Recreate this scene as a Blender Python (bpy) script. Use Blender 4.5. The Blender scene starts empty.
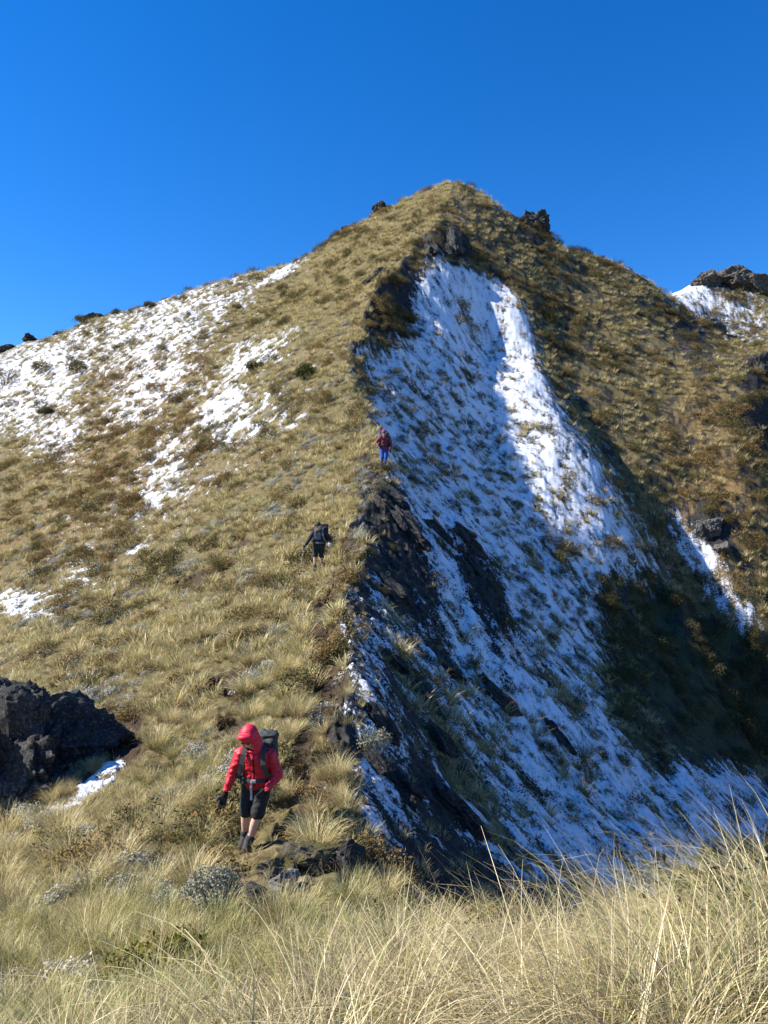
import bpy, bmesh, math, random
import numpy as np
from mathutils import Vector, Matrix, Euler

R = math.radians
random.seed(7)
rng = np.random.default_rng(11)
scene = bpy.context.scene
COL = scene.collection

# ------------------------------------------------------------------ camera
FPX, HOR = 769.0, 539.0
PITCH = math.atan((HOR - 512) / FPX)
cam_d = bpy.data.cameras.new('camera')
cam_d.sensor_fit = 'VERTICAL'
cam_d.sensor_height = 24.0
cam_d.lens = 24.0 * FPX / 1024.0
cam_d.clip_start, cam_d.clip_end = 0.05, 8000
cam = bpy.data.objects.new('camera', cam_d)
cam.rotation_euler = (R(90) + PITCH, 0, 0)
COL.objects.link(cam)
scene.camera = cam

# ------------------------------------------------------------------ sky, sun, exposure
SUN_EL, SUN_A = 40.0, 0.0           # light travels towards (cos A, sin A)
LX, LY = math.cos(R(SUN_A)), math.sin(R(SUN_A))
world = bpy.data.worlds.new('World')
scene.world = world
world.use_nodes = True
wt = world.node_tree
wt.nodes.clear()
wo = wt.nodes.new('ShaderNodeOutputWorld')
wb = wt.nodes.new('ShaderNodeBackground')
sky = wt.nodes.new('ShaderNodeTexSky')
sky.sky_type = 'NISHITA'
sky.sun_disc = False
sky.sun_elevation = R(SUN_EL)
sky.sun_rotation = math.atan2(-LX, -LY)      # towards the sun, clockwise from +Y
sky.altitude = 1400
sky.air_density = 1.0
sky.dust_density = 0.0
sky.ozone_density = 5.0
hsv = wt.nodes.new('ShaderNodeHueSaturation')
hsv.inputs['Hue'].default_value = 0.508
hsv.inputs['Saturation'].default_value = 1.30
hsv.inputs['Value'].default_value = 1.0
wt.links.new(sky.outputs[0], hsv.inputs['Color'])
wt.links.new(hsv.outputs[0], wb.inputs['Color'])
wb.inputs['Strength'].default_value = 0.102
wt.links.new(wb.outputs[0], wo.inputs[0])
sun_d = bpy.data.lights.new('sun', 'SUN')
sun_d.energy = 5.0
sun_d.angle = R(0.53)
sun_d.color = (1.0, 0.93, 0.82)
sun = bpy.data.objects.new('sun', sun_d)
sdir = Vector((LX * math.cos(R(SUN_EL)), LY * math.cos(R(SUN_EL)), -math.sin(R(SUN_EL))))
sun.rotation_euler = sdir.to_track_quat('-Z', 'Y').to_euler()
COL.objects.link(sun)
scene.view_settings.view_transform = 'Standard'
scene.view_settings.look = 'None'
scene.view_settings.exposure = 1.15
scene.view_settings.gamma = 1.0
scene.view_settings.use_curve_mapping = False
scene.render.engine = 'CYCLES'
scene.cycles.max_bounces = 6
scene.cycles.diffuse_bounces = 3
scene.cycles.transparent_max_bounces = 4

# ------------------------------------------------------------------ noise
def _hash(ix, iy, seed):
    h = (ix.astype(np.int64) * 374761393 + iy.astype(np.int64) * 668265263 + seed * 1274126177) & 0xFFFFFFFF
    h = ((h ^ (h >> 13)) * 1274126177) & 0xFFFFFFFF
    h = h ^ (h >> 16)
    return (h & 0xFFFF).astype(np.float64) * (2 * np.pi / 65536.0)

def pnoise(x, y, seed=0):
    x0 = np.floor(x); y0 = np.floor(y)
    fx = x - x0; fy = y - y0
    u = fx * fx * fx * (fx * (fx * 6 - 15) + 10); v = fy * fy * fy * (fy * (fy * 6 - 15) + 10)
    r = []
    for dx in (0, 1):
        for dy in (0, 1):
            a = _hash(x0 + dx, y0 + dy, seed)
            r.append(np.cos(a) * (fx - dx) + np.sin(a) * (fy - dy))
    return ((r[0] * (1 - v) + r[1] * v) * (1 - u) + (r[2] * (1 - v) + r[3] * v) * u) * 1.4

def fbm(x, y, seed=0, octv=4, gain=0.5):
    s = 0; a = 1; n = 0
    for k in range(octv):
        s = s + a * pnoise(x * 2.0 ** k + 17.3 * k, y * 2.0 ** k - 9.1 * k, seed + k); n += a; a *= gain
    return s / n

def sstep(a, b, x):
    t = np.clip((x - a) / (b - a), 0, 1)
    return t * t * (3 - 2 * t)

# ------------------------------------------------------------------ terrain
def ray(px, py):                         # pixel -> x/y, z/y (y forward)
    a = (np.asarray(px, float) - 384) / FPX; b = (512 - np.asarray(py, float)) / FPX
    c, s = math.cos(PITCH), math.sin(PITCH)
    yy = c - b * s; zz = s + b * c
    return a / yy, zz / yy

def to_pix(x, y, z):
    c, s = math.cos(PITCH), math.sin(PITCH)
    f = y * c + z * s; u = -y * s + z * c
    f = np.where(f < 0.05, 0.05, f)
    return 384 + FPX * x / f, 512 - FPX * u / f

def cp(a):                               # control points (px, py, depth y) -> (theta, ln r, z/r)
    a = np.array(a, float)
    kx, kz = ray(a[:, 0], a[:, 1])
    x = kx * a[:, 2]; z = kz * a[:, 2]; r = np.hypot(x, a[:, 2])
    return np.stack([np.arctan2(x, a[:, 2]), np.log(r), z / r], 1)

CREST = [(400, 971, 4), (350, 930, 6), (335, 882, 8.2), (342, 835, 10), (352, 765, 12.5), (366, 690, 15.5), (356, 645, 18),
         (345, 603, 21), (356, 560, 24.5), (372, 520, 28), (388, 488, 31), (388, 466, 34), (372, 430, 38), (355, 395, 43),
         (352, 355, 48), (362, 318, 54), (385, 282, 61), (415, 250, 68), (438, 215, 76), (455, 183, 85)]
ca = np.array(CREST, float)
_t = np.linspace(0, len(ca) - 1, 76)
ca = np.stack([np.interp(_t, np.arange(len(ca)), ca[:, k]) for k in range(3)], 1)
_kx, _kz = ray(ca[:, 0], ca[:, 1])
CREST_X, CREST_Y = _kx * ca[:, 2], ca[:, 2]
CREST_C = cp(ca)

def anchors():
    out = []
    for th in np.linspace(-3.14, 3.14, 17):
        for r in (0.8, 1.6):
            out.append((th, math.log(r), -1.62 / r))
        for r, t in ((25, -0.42), (180, -0.18), (700, -0.16)):
            if abs(th) > 1.25:
                out.append((th, math.log(r), t))
    for th in np.linspace(-0.95, 0.95, 9):
        for r, t in ((185, 0.02), (400, -0.10), (900, -0.16)):
            out.append((th, math.log(r), t))
    return np.array(out)

SKY_L = [(425, 192, 88), (380, 212, 90), (340, 235, 95), (300, 262, 99), (270, 271, 103), (200, 291, 110), (100, 319, 117), (30, 340, 121),
         (-20, 358, 123), (-140, 390, 126), (-300, 430, 128)]
L_PTS = [(300, 862, 9.0), (250, 850, 10.5), (200, 930, 6.5), (100, 960, 6.3), (0, 1000, 6.0), (-120, 1010, 6), (100, 870, 9.8), (0, 880, 10.5),
         (130, 790, 13.5), (0, 800, 15), (-140, 850, 16), (250, 760, 13.5), (200, 680, 18.5), (80, 690, 20.5), (0, 690, 23), (318, 577, 26),
         (250, 600, 24.5), (150, 600, 31), (0, 600, 39), (-150, 650, 42), (300, 500, 34.8), (200, 500, 41.5), (100, 500, 50), (0, 500, 61),
         (-150, 540, 66), (300, 400, 46.5), (200, 400, 61), (100, 400, 77), (0, 420, 85), (-150, 450, 92), (300, 320, 64), (200, 320, 86),
         (100, 350, 96), (0, 380, 103), (380, 250, 74), (340, 280, 72), (410, 215, 82), (300, 290, 84), (384, 1030, 2.75), (250, 1060, 2.9), (100, 1060, 3.6),
         (420, 1010, 3.2), (310, 985, 4.1)]
SKY_R = [(500, 208, 87), (545, 238, 90), (590, 262, 92), (640, 276, 88), (680, 292, 101), (705, 284, 103), (735, 275, 105), (768, 285, 106),
         (840, 330, 110), (950, 380, 115)]
R_PTS = [(717, 985, 3.0), (461, 1010, 3.1), (768, 1000, 3.6), (560, 1000, 3.2), (600, 985, 4.2), (700, 985, 4.4), (500, 985, 4.2), (850, 1010, 3.3), (500, 1010, 6), (650, 1060, 6), (800, 1060, 6.2), (430, 930, 8),
         (400, 862, 10.6), (430, 830, 13), (420, 740, 16.5), (450, 700, 20.7), (420, 600, 25.7), (450, 550, 31.5), (450, 450, 47),
         (450, 370, 56), (450, 300, 64.5), (550, 800, 20.5), (560, 700, 27), (650, 800, 26), (650, 740, 31), (540, 600, 37.5),
         (520, 520, 45), (490, 440, 53), (485, 350, 64.5), (600, 640, 40), (640, 700, 36), (680, 740, 34.5), (730, 785, 33), (768, 740, 46),
         (850, 820, 40), (740, 720, 44), (400, 470, 37.5), (385, 400, 46.5), (400, 300, 61), (470, 390, 55.8), (525, 480, 49.8), (560, 540, 46), (590, 580, 44.2), (620, 592, 45.4), (660, 612, 47.8),
         (700, 637, 48.8), (740, 667, 48.6), (768, 690, 48.2), (515, 310, 67.5), (540, 370, 61), (570, 420, 56.5), (600, 470, 53), (640, 550, 49.3), (685, 603, 48),
         (545, 345, 66.3), (566, 395, 61.9), (594, 440, 58.5), (626, 490, 55.8), (664, 555, 52.5), (705, 612, 50.6),
         (600, 412, 60.8), (640, 470, 56.6), (690, 560, 52.6), (730, 600, 50.6), (768, 620, 50), (860, 680, 58),
         (462, 248, 72), (500, 270, 72.3), (525, 300, 69.5), (480, 222, 77), (560, 300, 73), (600, 350, 68), (650, 330, 73), (700, 345, 75), (668, 300, 84),
         (715, 330, 95), (750, 315, 98), (650, 400, 63), (700, 400, 62.5), (768, 400, 62.5), (700, 480, 56.8), (768, 500, 55.3), (740, 560, 51.8), (880, 480, 62), (880, 600, 54)]

def behind(s):
    out = []
    for (px, py, d) in s:
        out.append((px, py + 22, d * 1.10)); out.append((px, py + 75, d * 1.3))
    return out

class TPS:
    def __init__(self, p, lam=1e-4):
        p = p[np.unique(np.round(p[:, :2], 3), axis=0, return_index=True)[1]]
        self.c = p[:, :2] * np.array([1.6, 1.0])
        n = len(p)
        K = self.k(self.c, self.c) + lam * np.eye(n)
        P = np.c_[np.ones(n), self.c]
        A = np.block([[K, P], [P.T, np.zeros((3, 3))]])
        self.w = np.linalg.solve(A, np.r_[p[:, 2], 0, 0, 0])
    @staticmethod
    def k(a, b):
        d2 = ((a[:, None, :] - b[None]) ** 2).sum(-1)
        return 0.5 * d2 * np.log(d2 + 1e-12)
    def __call__(self, th, lr):
        q = np.stack([th * 1.6, lr], 1); out = np.empty(len(q)); n = len(self.c)
        for i in range(0, len(q), 40000):
            s = q[i:i + 40000]
            out[i:i + 40000] = self.k(s, self.c) @ self.w[:n] + self.w[n] + s @ self.w[n + 1:]
        return out

_A = anchors()
TL = TPS(np.r_[_A[_A[:, 0] < 1.3], CREST_C, cp(L_PTS), cp(SKY_L), cp(behind(SKY_L))])
TR = TPS(np.r_[_A[_A[:, 0] > -1.3], CREST_C, cp(R_PTS), cp(SKY_R), cp(behind(SKY_R))])

class Table:                              # a surface tabulated over (theta, ln r), read back bilinearly
    TH = np.r_[np.arange(-3.142, -0.72, .05), np.arange(-0.7, 0.7001, .005), np.arange(0.75, 3.15, .05)]
    LR = np.arange(-3.1, 8.4, .02)
    def __init__(self, f):
        lr = self.LR[(self.LR >= -.3)]
        a, b = np.meshgrid(self.TH, lr, indexing='ij')
        t = f(a.ravel(), b.ravel()).reshape(a.shape)
        self.g = np.c_[np.repeat(t[:, :1], len(self.LR) - len(lr), 1) * np.exp(lr[0] - self.LR[self.LR < -.3])[None], t]
    def __call__(self, th, lr):
        i = np.clip(np.searchsorted(self.TH, th) - 1, 0, len(self.TH) - 2); j = np.clip(((lr - self.LR[0]) / .02).astype(int), 0, len(self.LR) - 2)
        u = np.clip((th - self.TH[i]) / (self.TH[i + 1] - self.TH[i]), 0, 1); v = (lr - self.LR[j]) / .02
        g = self.g
        return (g[i, j] * (1 - u) + g[i + 1, j] * u) * (1 - v) + (g[i, j + 1] * (1 - u) + g[i + 1, j + 1] * u) * v

TL, TR = Table(TL), Table(TR)

def crest_x(y):
    y = np.asarray(y, float)
    return np.interp(y, CREST_Y, CREST_X) + (0.30 * pnoise(y / 1.7, y * 0 + .5, 5) + 0.45 * pnoise(y / 4.1, y * 0 + .5, 6)) * sstep(8, 14, y) + 1.0 * pnoise(y / 5.5, y * 0 + .5, 7) * sstep(36, 44, y)

def base_z(x, y):
    x = np.asarray(x, float); y = np.asarray(y, float)
    r = np.hypot(x, y) + 1e-6; th = np.arctan2(x, y); lr = np.log(r)
    zl = TL(th, lr) * r; zr = TR(th, lr) * r
    side = x - crest_x(y)
    w = np.clip(side / (0.012 * r + 0.05) + 0.5, 0, 1)
    wide = sstep(78, 92, r); near = 1 - sstep(2.5, 5.0, r)
    w2 = sstep(-0.5, 0.5, side / (0.08 * r + 0.1))
    m = np.maximum(wide, near)
    w = w * (1 - m) + w2 * m
    return zl * (1 - w) + zr * w, side

# fall line of the shaded face, for streaks
FX, FY = 0.85, -0.53
def blob(px, py, L):
    s = np.zeros_like(px)
    for (cx, cy, sx, sy, rot, amp) in L:
        c, n = math.cos(R(rot)), math.sin(R(rot))
        dx = px - cx; dy = py - cy
        u = (dx * c + dy * n) / sx; v = (-dx * n + dy * c) / sy
        s = s + amp * np.exp(-0.5 * (u * u + v * v) ** 1.5)
    return s

SNOW_L = [(120, 330, 150, 36, -24, .82), (20, 400, 45, 60, -30, .75), (60, 445, 25, 18, -40, .4), (225, 412, 18, 22, -20, .7), (165, 470, 15, 30, 10, .5),
          (140, 395, 50, 20, -35, .55), (265, 350, 40, 14, -30, .55), (165, 500, 20, 14, 0, .35), (20, 605, 30, 12, 20, .8), (135, 550, 13, 7, 0, .55), (60, 580, 40, 26, 0, .3),
          (245, 420, 40, 25, 0, .3), (100, 779, 24, 8, -28, 1.7), (64, 806, 18, 4, -20, 1.4), (400, 470, 14, 20, 0, .5), (285, 270, 30, 5, -30, .6),
          (230, 690, 8, 5, 0, .45), (100, 540, 70, 50, 0, .30), (180, 440, 110, 60, -30, .36), (190, 480, 60, 60, 0, .22), (310, 420, 50, 60, 0, .25), (200, 350, 80, 50, -30, .3), (60, 620, 60, 40, 0, .25)]
SNOW_R = [(470, 420, 62, 190, -27, 1.0), (560, 640, 85, 200, -33, 1.0), (450, 650, 60, 170, -22, .55), (572, 478, 32, 150, -34, .78), (600, 840, 120, 70, 0, .7),
          (372, 720, 26, 130, -10, .62), (380, 380, 40, 70, 0, .6), (440, 290, 36, 40, 20, .7),
          (715, 575, 15, 75, -34, .95), (680, 285, 26, 16, 35, 1.0), (640, 272, 34, 5, 20, .9), (735, 316, 40, 26, 25, .78), (505, 208, 26, 5, 30, .9), (730, 800, 60, 30, 0, .7),
          (535, 545, 34, 11, 0, .3), (495, 258, 20, 8, 0, .25),
          (402, 550, 17, 75, -24, -.75), (482, 592, 16, 58, -22, -1.2), (405, 760, 16, 70, -20, -.3), (440, 870, 60, 16, 20, -.35), (400, 800, 50, 70, -20, .35), (655, 660, 38, 80, -30, -1.0), (640, 735, 16, 55, -30, -.7),
          (700, 690, 50, 50, 0, -.7), (330, 830, 25, 80, 0, -.3), (560, 430, 7, 190, -30, -.0), (390, 290, 24, 60, 0, -.8), (362, 400, 14, 60, 0, -.35), (440, 250, 20, 20, 0, -.6), (388, 292, 26, 40, 0, -.8), (490, 262, 22, 12, 0, -.8), (352, 340, 12, 10, 0, .8), (470, 300, 34, 34, 30, .4), (508, 318, 22, 40, -35, .8), (520, 620, 14, 70, -35, -.35), (600, 560, 14, 60, -35, -.35), (500, 480, 14, 60, -32, -.4), (560, 690, 12, 60, -33, -.3)]
ROCK = [(372, 690, 20, 150, -9, .5), (402, 550, 20, 75, -24, 1.3), (482, 592, 17, 58, -22, 1.4), (400, 770, 26, 80, -24, .9), (440, 860, 60, 18, 20, .5), (405, 300, 36, 40, 10, .45), (452, 245, 14, 13, 0, .8),
        (545, 230, 14, 12, 0, .9), (710, 285, 20, 10, 0, .6), (695, 340, 14, 34, -30, .4), (758, 405, 14, 24, 0, .7),
        (715, 525, 16, 16, 0, .7), (60, 755, 70, 40, -15, .6)]
DIRT = [(330, 692, 11, 16, 0, 1.1), (338, 645, 11, 9, 0, 1.1), (240, 540, 8, 10, 0, .9), (45, 565, 16, 8, -30, .9), (120, 600, 14, 7, -30, .8), (295, 770, 14, 18, 0, .8), (330, 690, 16, 55, 0, .5), (320, 760, 18, 60, 20, .55), (228, 685, 16, 16, 0, 1.2), (232, 725, 14, 10, 0, .9), (195, 580, 22, 8, -30, 1.1), (125, 740, 26, 26, 0, 1.0), (335, 640, 12, 16, 0, .6), (290, 830, 20, 22, 0, .6),
        (160, 960, 60, 20, -20, .5), (310, 600, 12, 14, 0, .3), (110, 720, 25, 30, 0, .5), (345, 590, 10, 12, 0, .5)]
BROWN = [(150, 420, 60, 60, -45, .8), (725, 490, 50, 80, -20, .75), (560, 320, 60, 50, 0, .3), (380, 330, 30, 60, 0, .5), (60, 520, 80, 60, 0, .5), (480, 290, 30, 50, 0, .4)]
SCRUB_SHADE = [(748, 705, 32, 45, 0, 1.0), (655, 670, 45, 90, -30, 1.2), (700, 690, 60, 60, 0, 1.0), (640, 735, 20, 60, -30, .8), (500, 480, 20, 60, -30, .35), (580, 560, 30, 40, -30, .5), (600, 740, 20, 60, -30, .3)]  # first blob is painted shade, darkening the ground of the lower-right shadow wedge

def fields(x, y):
    """height and cover masks of the mountain at x, y"""
    z0, side = base_z(x, y)
    r = np.hypot(x, y)
    far = sstep(110, 160, r)
    px, py = to_pix(x, y, z0)
    inb = (y > 1.5) * (1 - far) * (np.abs(px - 384) < 700)
    left = side < 0
    # relief
    h = 0.020 * r ** 0.75 * fbm(x / 6.0, y / 6.0, 3, 4)
    lump = 1 - np.abs(fbm(x / 1.15, y / 1.15, 21, 3))
    u = x * FX + y * FY; v = -x * FY + y * FX
    streak = .38 * fbm(u / .62, v / .5, 33, 4, .65) + (fbm(u / 2.3 + 0.5 * pnoise(x / 2, y / 2, 8), v / 1.25 + .6 * pnoise(x / 3, y / 3, 18), 31, 4, 0.6) * .75 + .45 * fbm(u / 5.5, v / 3.2, 35, 3)) * (.75 + .5 * pnoise(x / 7, y / 7, 39))
    rightw = sstep(-0.3, 0.5, side)
    rock = blob(px, py, ROCK) * inb
    crag = 1 - 2 * np.abs(fbm(u / 1.6, v / 0.7, 55, 4, .55))
    damp = 0.35 + 0.65 * sstep(3, 9, r)
    z = z0 + damp * (h + 0.34 * (lump - 0.8) * (1 - 0.55 * rightw)
                     + rightw * 0.20 * streak * sstep(9, 16, r) + 0.07 * fbm(x / 0.33, y / 0.33, 61, 2)
                     + rightw * sstep(12, 24, r) * .55 * fbm(x / 3.3, y / 3.3, 41, 3) + sstep(.2, 1, blob(px, py, [(385, 320, 36, 75, 0, 1.0), (350, 400, 20, 60, 0, .8)]) * inb) * .75 * fbm(x / 2.6, y / 2.6, 45, 3)
                     + np.clip(rock, 0, 1) * 0.55 * (crag - 0.3) * sstep(8, 30, r))
    z = z + far * 0.06 * r * fbm(x / 240, y / 240, 91, 5)
    # masks
    n1 = fbm(x / 0.9, y / 0.9, 71, 4, 0.6); n2 = fbm(x / 3.5, y / 3.5, 77, 3)
    nl = 0.75 * fbm((x + y * 0.3) / 1.7, (y - x * .2) / 1.2, 81, 5, 0.7) + .30 * n2
    snL = blob(px, py, SNOW_L); snR = blob(px, py, SNOW_R)
    nf_ = fbm(x / .62, y / .5, 83, 4, .68); nu = fbm(u / .8, v / .55, 85, 4, .65)
    snow = np.where(left, np.clip(snL, 0, 1.0) * .82 - .69 + 1.05 * nf_ + .42 * fbm(x / 1.8, y / 1.3, 87, 3) + .25 * n2,
                    np.clip(snR, -1, 1.0) * .82 - .61 + .40 * streak + .80 * nu + .30 * n1 + .25 * n2)
    snow = snow * inb - (1 - inb) * 0.3
    dirt = blob(px, py, DIRT) * inb - 0.62 + 0.9 * fbm(x / 0.8, y / 0.8, 97, 4) + 0.25 * n2
    dirt = np.maximum(dirt, -0.47 + 1.3 * n1 * (side < .6) * (r < 60))  # patches of earth colour that also stand in for shadow pockets between hummocks
    tr_c = side + .48 + .22 * pnoise(y / 1.9, y * 0 + 3.5, 47)
    trail = np.exp(-(tr_c / .30) ** 2) * (.5 * sstep(9, 11, y) + .5 * sstep(12, 15, y)) * (1 - sstep(30, 36, y)) * (.55 + .7 * pnoise(x / .7, y / .9, 48) + .35)
    dirt = np.maximum(dirt, trail * 1.0 - .26)
    brown = blob(px, py, BROWN) * inb + 0.6 * fbm(x / 5, y / 5, 101, 4)
    scrub = blob(px, py, SCRUB_SHADE) * inb
    rk = rock - 0.55 + 0.7 * crag * np.where(left, .6, 1) + 0.25 * n1
    rk = np.where(left, rk - .25, rk)
    sn = sstep(0.0, 0.12, snow)
    z = z + 0.05 * sn * damp
    hol = sstep(0.0, 0.25, dirt) * (r < 70)
    z = z - (0.22 - .14 * sstep(.3, .7, trail)) * hol * (1 - sn)
    return dict(z=z, side=side, snow=snow, dirt=dirt, brown=brown, scrub=scrub, rock=rk, px=px, py=py)

def ground(x, y):
    return float(fields(np.array([x], float), np.array([y], float))['z'][0])

# ---- mesh: fine in front of the viewer, coarse behind
th_f = np.arange(-37.0, 37.0001, 0.066)
th_o = np.r_[np.arange(37.8, 60, 0.8), np.arange(61, 299, 3.0), np.arange(300, 322.6, 0.8)]
TH = np.radians(np.r_[th_f, th_o])
RR = np.r_[np.array([0.05, 0.35, 0.7, 1.0]), np.exp(np.arange(math.log(1.25), math.log(132), 0.0047)), np.exp(np.linspace(math.log(136), math.log(4000), 60))]
nT, nR = len(TH), len(RR)
gx = (np.sin(TH)[None] * RR[:, None]).ravel(); gy = (np.cos(TH)[None] * RR[:, None]).ravel()
G = fields(gx, gy)
gz = G['z']

def attr_mesh(name, co, quads, mat, attrs, parent=None):
    me = bpy.data.meshes.new(name)
    me.vertices.add(len(co)); me.vertices.foreach_set('co', np.ascontiguousarray(co, np.float32).ravel())
    me.loops.add(quads.size); me.loops.foreach_set('vertex_index', quads.astype(np.int32).ravel())
    me.polygons.add(len(quads)); me.polygons.foreach_set('loop_start', np.arange(0, quads.size, quads.shape[1], dtype=np.int32))
    me.update(calc_edges=True)
    for k, v in attrs.items():
        a = me.attributes.new(k, 'FLOAT', 'POINT'); a.data.foreach_set('value', v.astype(np.float32))
    me.polygons.foreach_set('use_smooth', np.ones(len(quads), bool))
    if mat: me.materials.append(mat)
    o = bpy.data.objects.new(name, me); COL.objects.link(o)
    if parent: o.parent = parent
    return o

# ------------------------------------------------------------------ material helpers
class NT:
    def __init__(self, name):
        self.m = bpy.data.materials.new(name); self.m.use_nodes = True
        self.t = self.m.node_tree; self.t.nodes.clear()
        self.out = self.n('ShaderNodeOutputMaterial')
    def n(self, typ, **kw):
        x = self.t.nodes.new(typ)
        for k, v in kw.items(): setattr(x, k, v)
        return x
    def l(self, a, b): self.t.links.new(a, b)
    def set(self, sock, v):
        if hasattr(v, 'is_linked') or hasattr(v, 'links'): self.l(v, sock)
        elif isinstance(v, (tuple, list)) and len(v) == 3 and len(sock.default_value) == 4: sock.default_value = (*v, 1)
        else: sock.default_value = v
    def attr(self, name): return self.n('ShaderNodeAttribute', attribute_name=name).outputs['Fac']
    def math(self, op, a, b=0.0, c=None):
        x = self.n('ShaderNodeMath', operation=op); self.set(x.inputs[0], a); self.set(x.inputs[1], b)
        if c is not None: self.set(x.inputs[2], c)
        return x.outputs[0]
    def mix(self, f, a, b):
        x = self.n('ShaderNodeMix', data_type='RGBA'); self.set(x.inputs[0], f); self.set(x.inputs[6], a); self.set(x.inputs[7], b)
        return x.outputs[2]
    def mapr(self, v, a, b, c=0.0, d=1.0):
        x = self.n('ShaderNodeMapRange'); self.set(x.inputs[0], v)
        for i, q in enumerate((a, b, c, d)): x.inputs[1 + i].default_value = q
        return x.outputs[0]
    def noise(self, scale, detail=4, rough=0.55, vec=None):
        x = self.n('ShaderNodeTexNoise'); x.inputs['Scale'].default_value = scale; x.inputs['Detail'].default_value = detail
        x.inputs['Roughness'].default_value = rough
        self.l(vec if vec is not None else self.pos(), x.inputs['Vector'])
        return x.outputs['Fac']
    def voro(self, scale, vec=None, feature='F1', out='Distance'):
        x = self.n('ShaderNodeTexVoronoi', feature=feature); x.inputs['Scale'].default_value = scale
        self.l(vec if vec is not None else self.pos(), x.inputs['Vector'])
        return x.outputs[out]
    def pos(self):
        if not hasattr(self, '_p'): self._p = self.n('ShaderNodeNewGeometry').outputs['Position']
        return self._p
    def obj(self):
        return self.n('ShaderNodeTexCoord').outputs['Object']
    def rand(self): return self.n('ShaderNodeObjectInfo').outputs['Random']
    def bump(self, h, strength=0.5, dist=0.05):
        b = self.n('ShaderNodeBump'); b.inputs['Strength'].default_value = strength; b.inputs['Distance'].default_value = dist
        self.l(h, b.inputs['Height']); return b.outputs[0]
    def principled(self, col, rough=0.8, spec=0.3, normal=None, **kw):
        p = self.n('ShaderNodeBsdfPrincipled'); self.set(p.inputs['Base Color'], col); self.set(p.inputs['Roughness'], rough)
        self.set(p.inputs['Specular IOR Level'], spec)
        if normal is not None: self.l(normal, p.inputs['Normal'])
        for k, v in kw.items(): self.set(p.inputs[k], v)
        self.l(p.outputs[0], self.out.inputs[0]); return p

def terrain_mat():
    m = NT('mountain ground')
    nf = m.noise(9, 5, 0.65); nm = m.noise(2.2, 5, 0.6); nb = m.noise(0.5, 4, .6)
    grass = m.mix(m.mapr(nf, .3, .7), (0.060, 0.046, 0.020), (0.20, 0.155, 0.070))
    grass = m.mix(m.mapr(nm, .45, .72), grass, (0.075, 0.078, 0.028))
    brownc = m.mix(m.mapr(nf, .3, .7), (0.07, 0.045, 0.02), (0.25, 0.17, 0.075))
    c = m.mix(m.mapr(m.attr('brown'), .1, .7), grass, brownc)
    pale = m.voro(14, out='Color')
    c = m.mix(m.math('MULTIPLY', m.mapr(nb, .52, .66), m.mapr(nf, .5, .62, 0, .55)), c, (0.34, 0.33, 0.27))
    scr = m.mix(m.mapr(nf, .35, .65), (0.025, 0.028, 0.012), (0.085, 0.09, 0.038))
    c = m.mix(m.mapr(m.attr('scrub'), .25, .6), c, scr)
    dirt_shade_c = m.mix(nf, (0.016, 0.011, 0.007), (0.095, 0.064, 0.038))
    nd = m.math('ADD', m.attr('dirt'), m.math('MULTIPLY', m.math('SUBTRACT', nf, .5), .5))
    c = m.mix(m.mapr(nd, -0.02, 0.12), c, dirt_shade_c)
    rockc = m.mix(m.mapr(m.noise(5, 8, .7), .35, .68), (0.008, 0.008, 0.008), (0.060, 0.056, 0.052))
    nr = m.math('ADD', m.attr('rock'), m.math('MULTIPLY', m.math('SUBTRACT', nf, .5), .6))
    c = m.mix(m.mapr(nr, -0.02, 0.10), c, rockc)
    sn_n = m.noise(14, 6, .7)
    ns = m.math('ADD', m.attr('snow'), m.math('MULTIPLY', m.math('SUBTRACT', sn_n, .5), 1.7))
    ns = m.math('ADD', ns, m.math('MULTIPLY', m.math('SUBTRACT', m.noise(4.0, 6, .7), .5), 1.2))
    sf = m.mapr(ns, -0.03, 0.16)
    c = m.mix(m.math('MULTIPLY', sf, m.mapr(m.noise(22, 4, .7), .38, .52, .68, 1.0)), c, (0.75, 0.795, 0.875))
    hgt = m.math('ADD', m.math('MULTIPLY', nf, .8), m.math('MULTIPLY', m.noise(28, 4, .6), .45))
    hgt = m.math('ADD', hgt, m.math('MULTIPLY', m.mapr(ns, -.05, .25), .5))
    rough = m.mapr(sf, 0, 1, .95, .55)
    m.principled(c, rough, .2, m.bump(hgt, .7, .09))
    return m.m

M_TERR = terrain_mat()
ii = np.arange(nR - 1)[:, None] * nT; jj = np.arange(nT)[None]; j2 = (jj + 1) % nT
quads = np.stack([ii + jj, ii + nT + jj, ii + nT + j2, ii + j2], -1).reshape(-1, 4)[:, ::-1]
co = np.stack([gx, gy, gz], 1)
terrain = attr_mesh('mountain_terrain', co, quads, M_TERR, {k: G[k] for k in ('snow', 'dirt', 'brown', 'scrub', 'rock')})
terrain['kind'] = 'structure'
terrain['label'] = 'steep tussock mountain ridge with snow on its shaded face'
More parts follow.
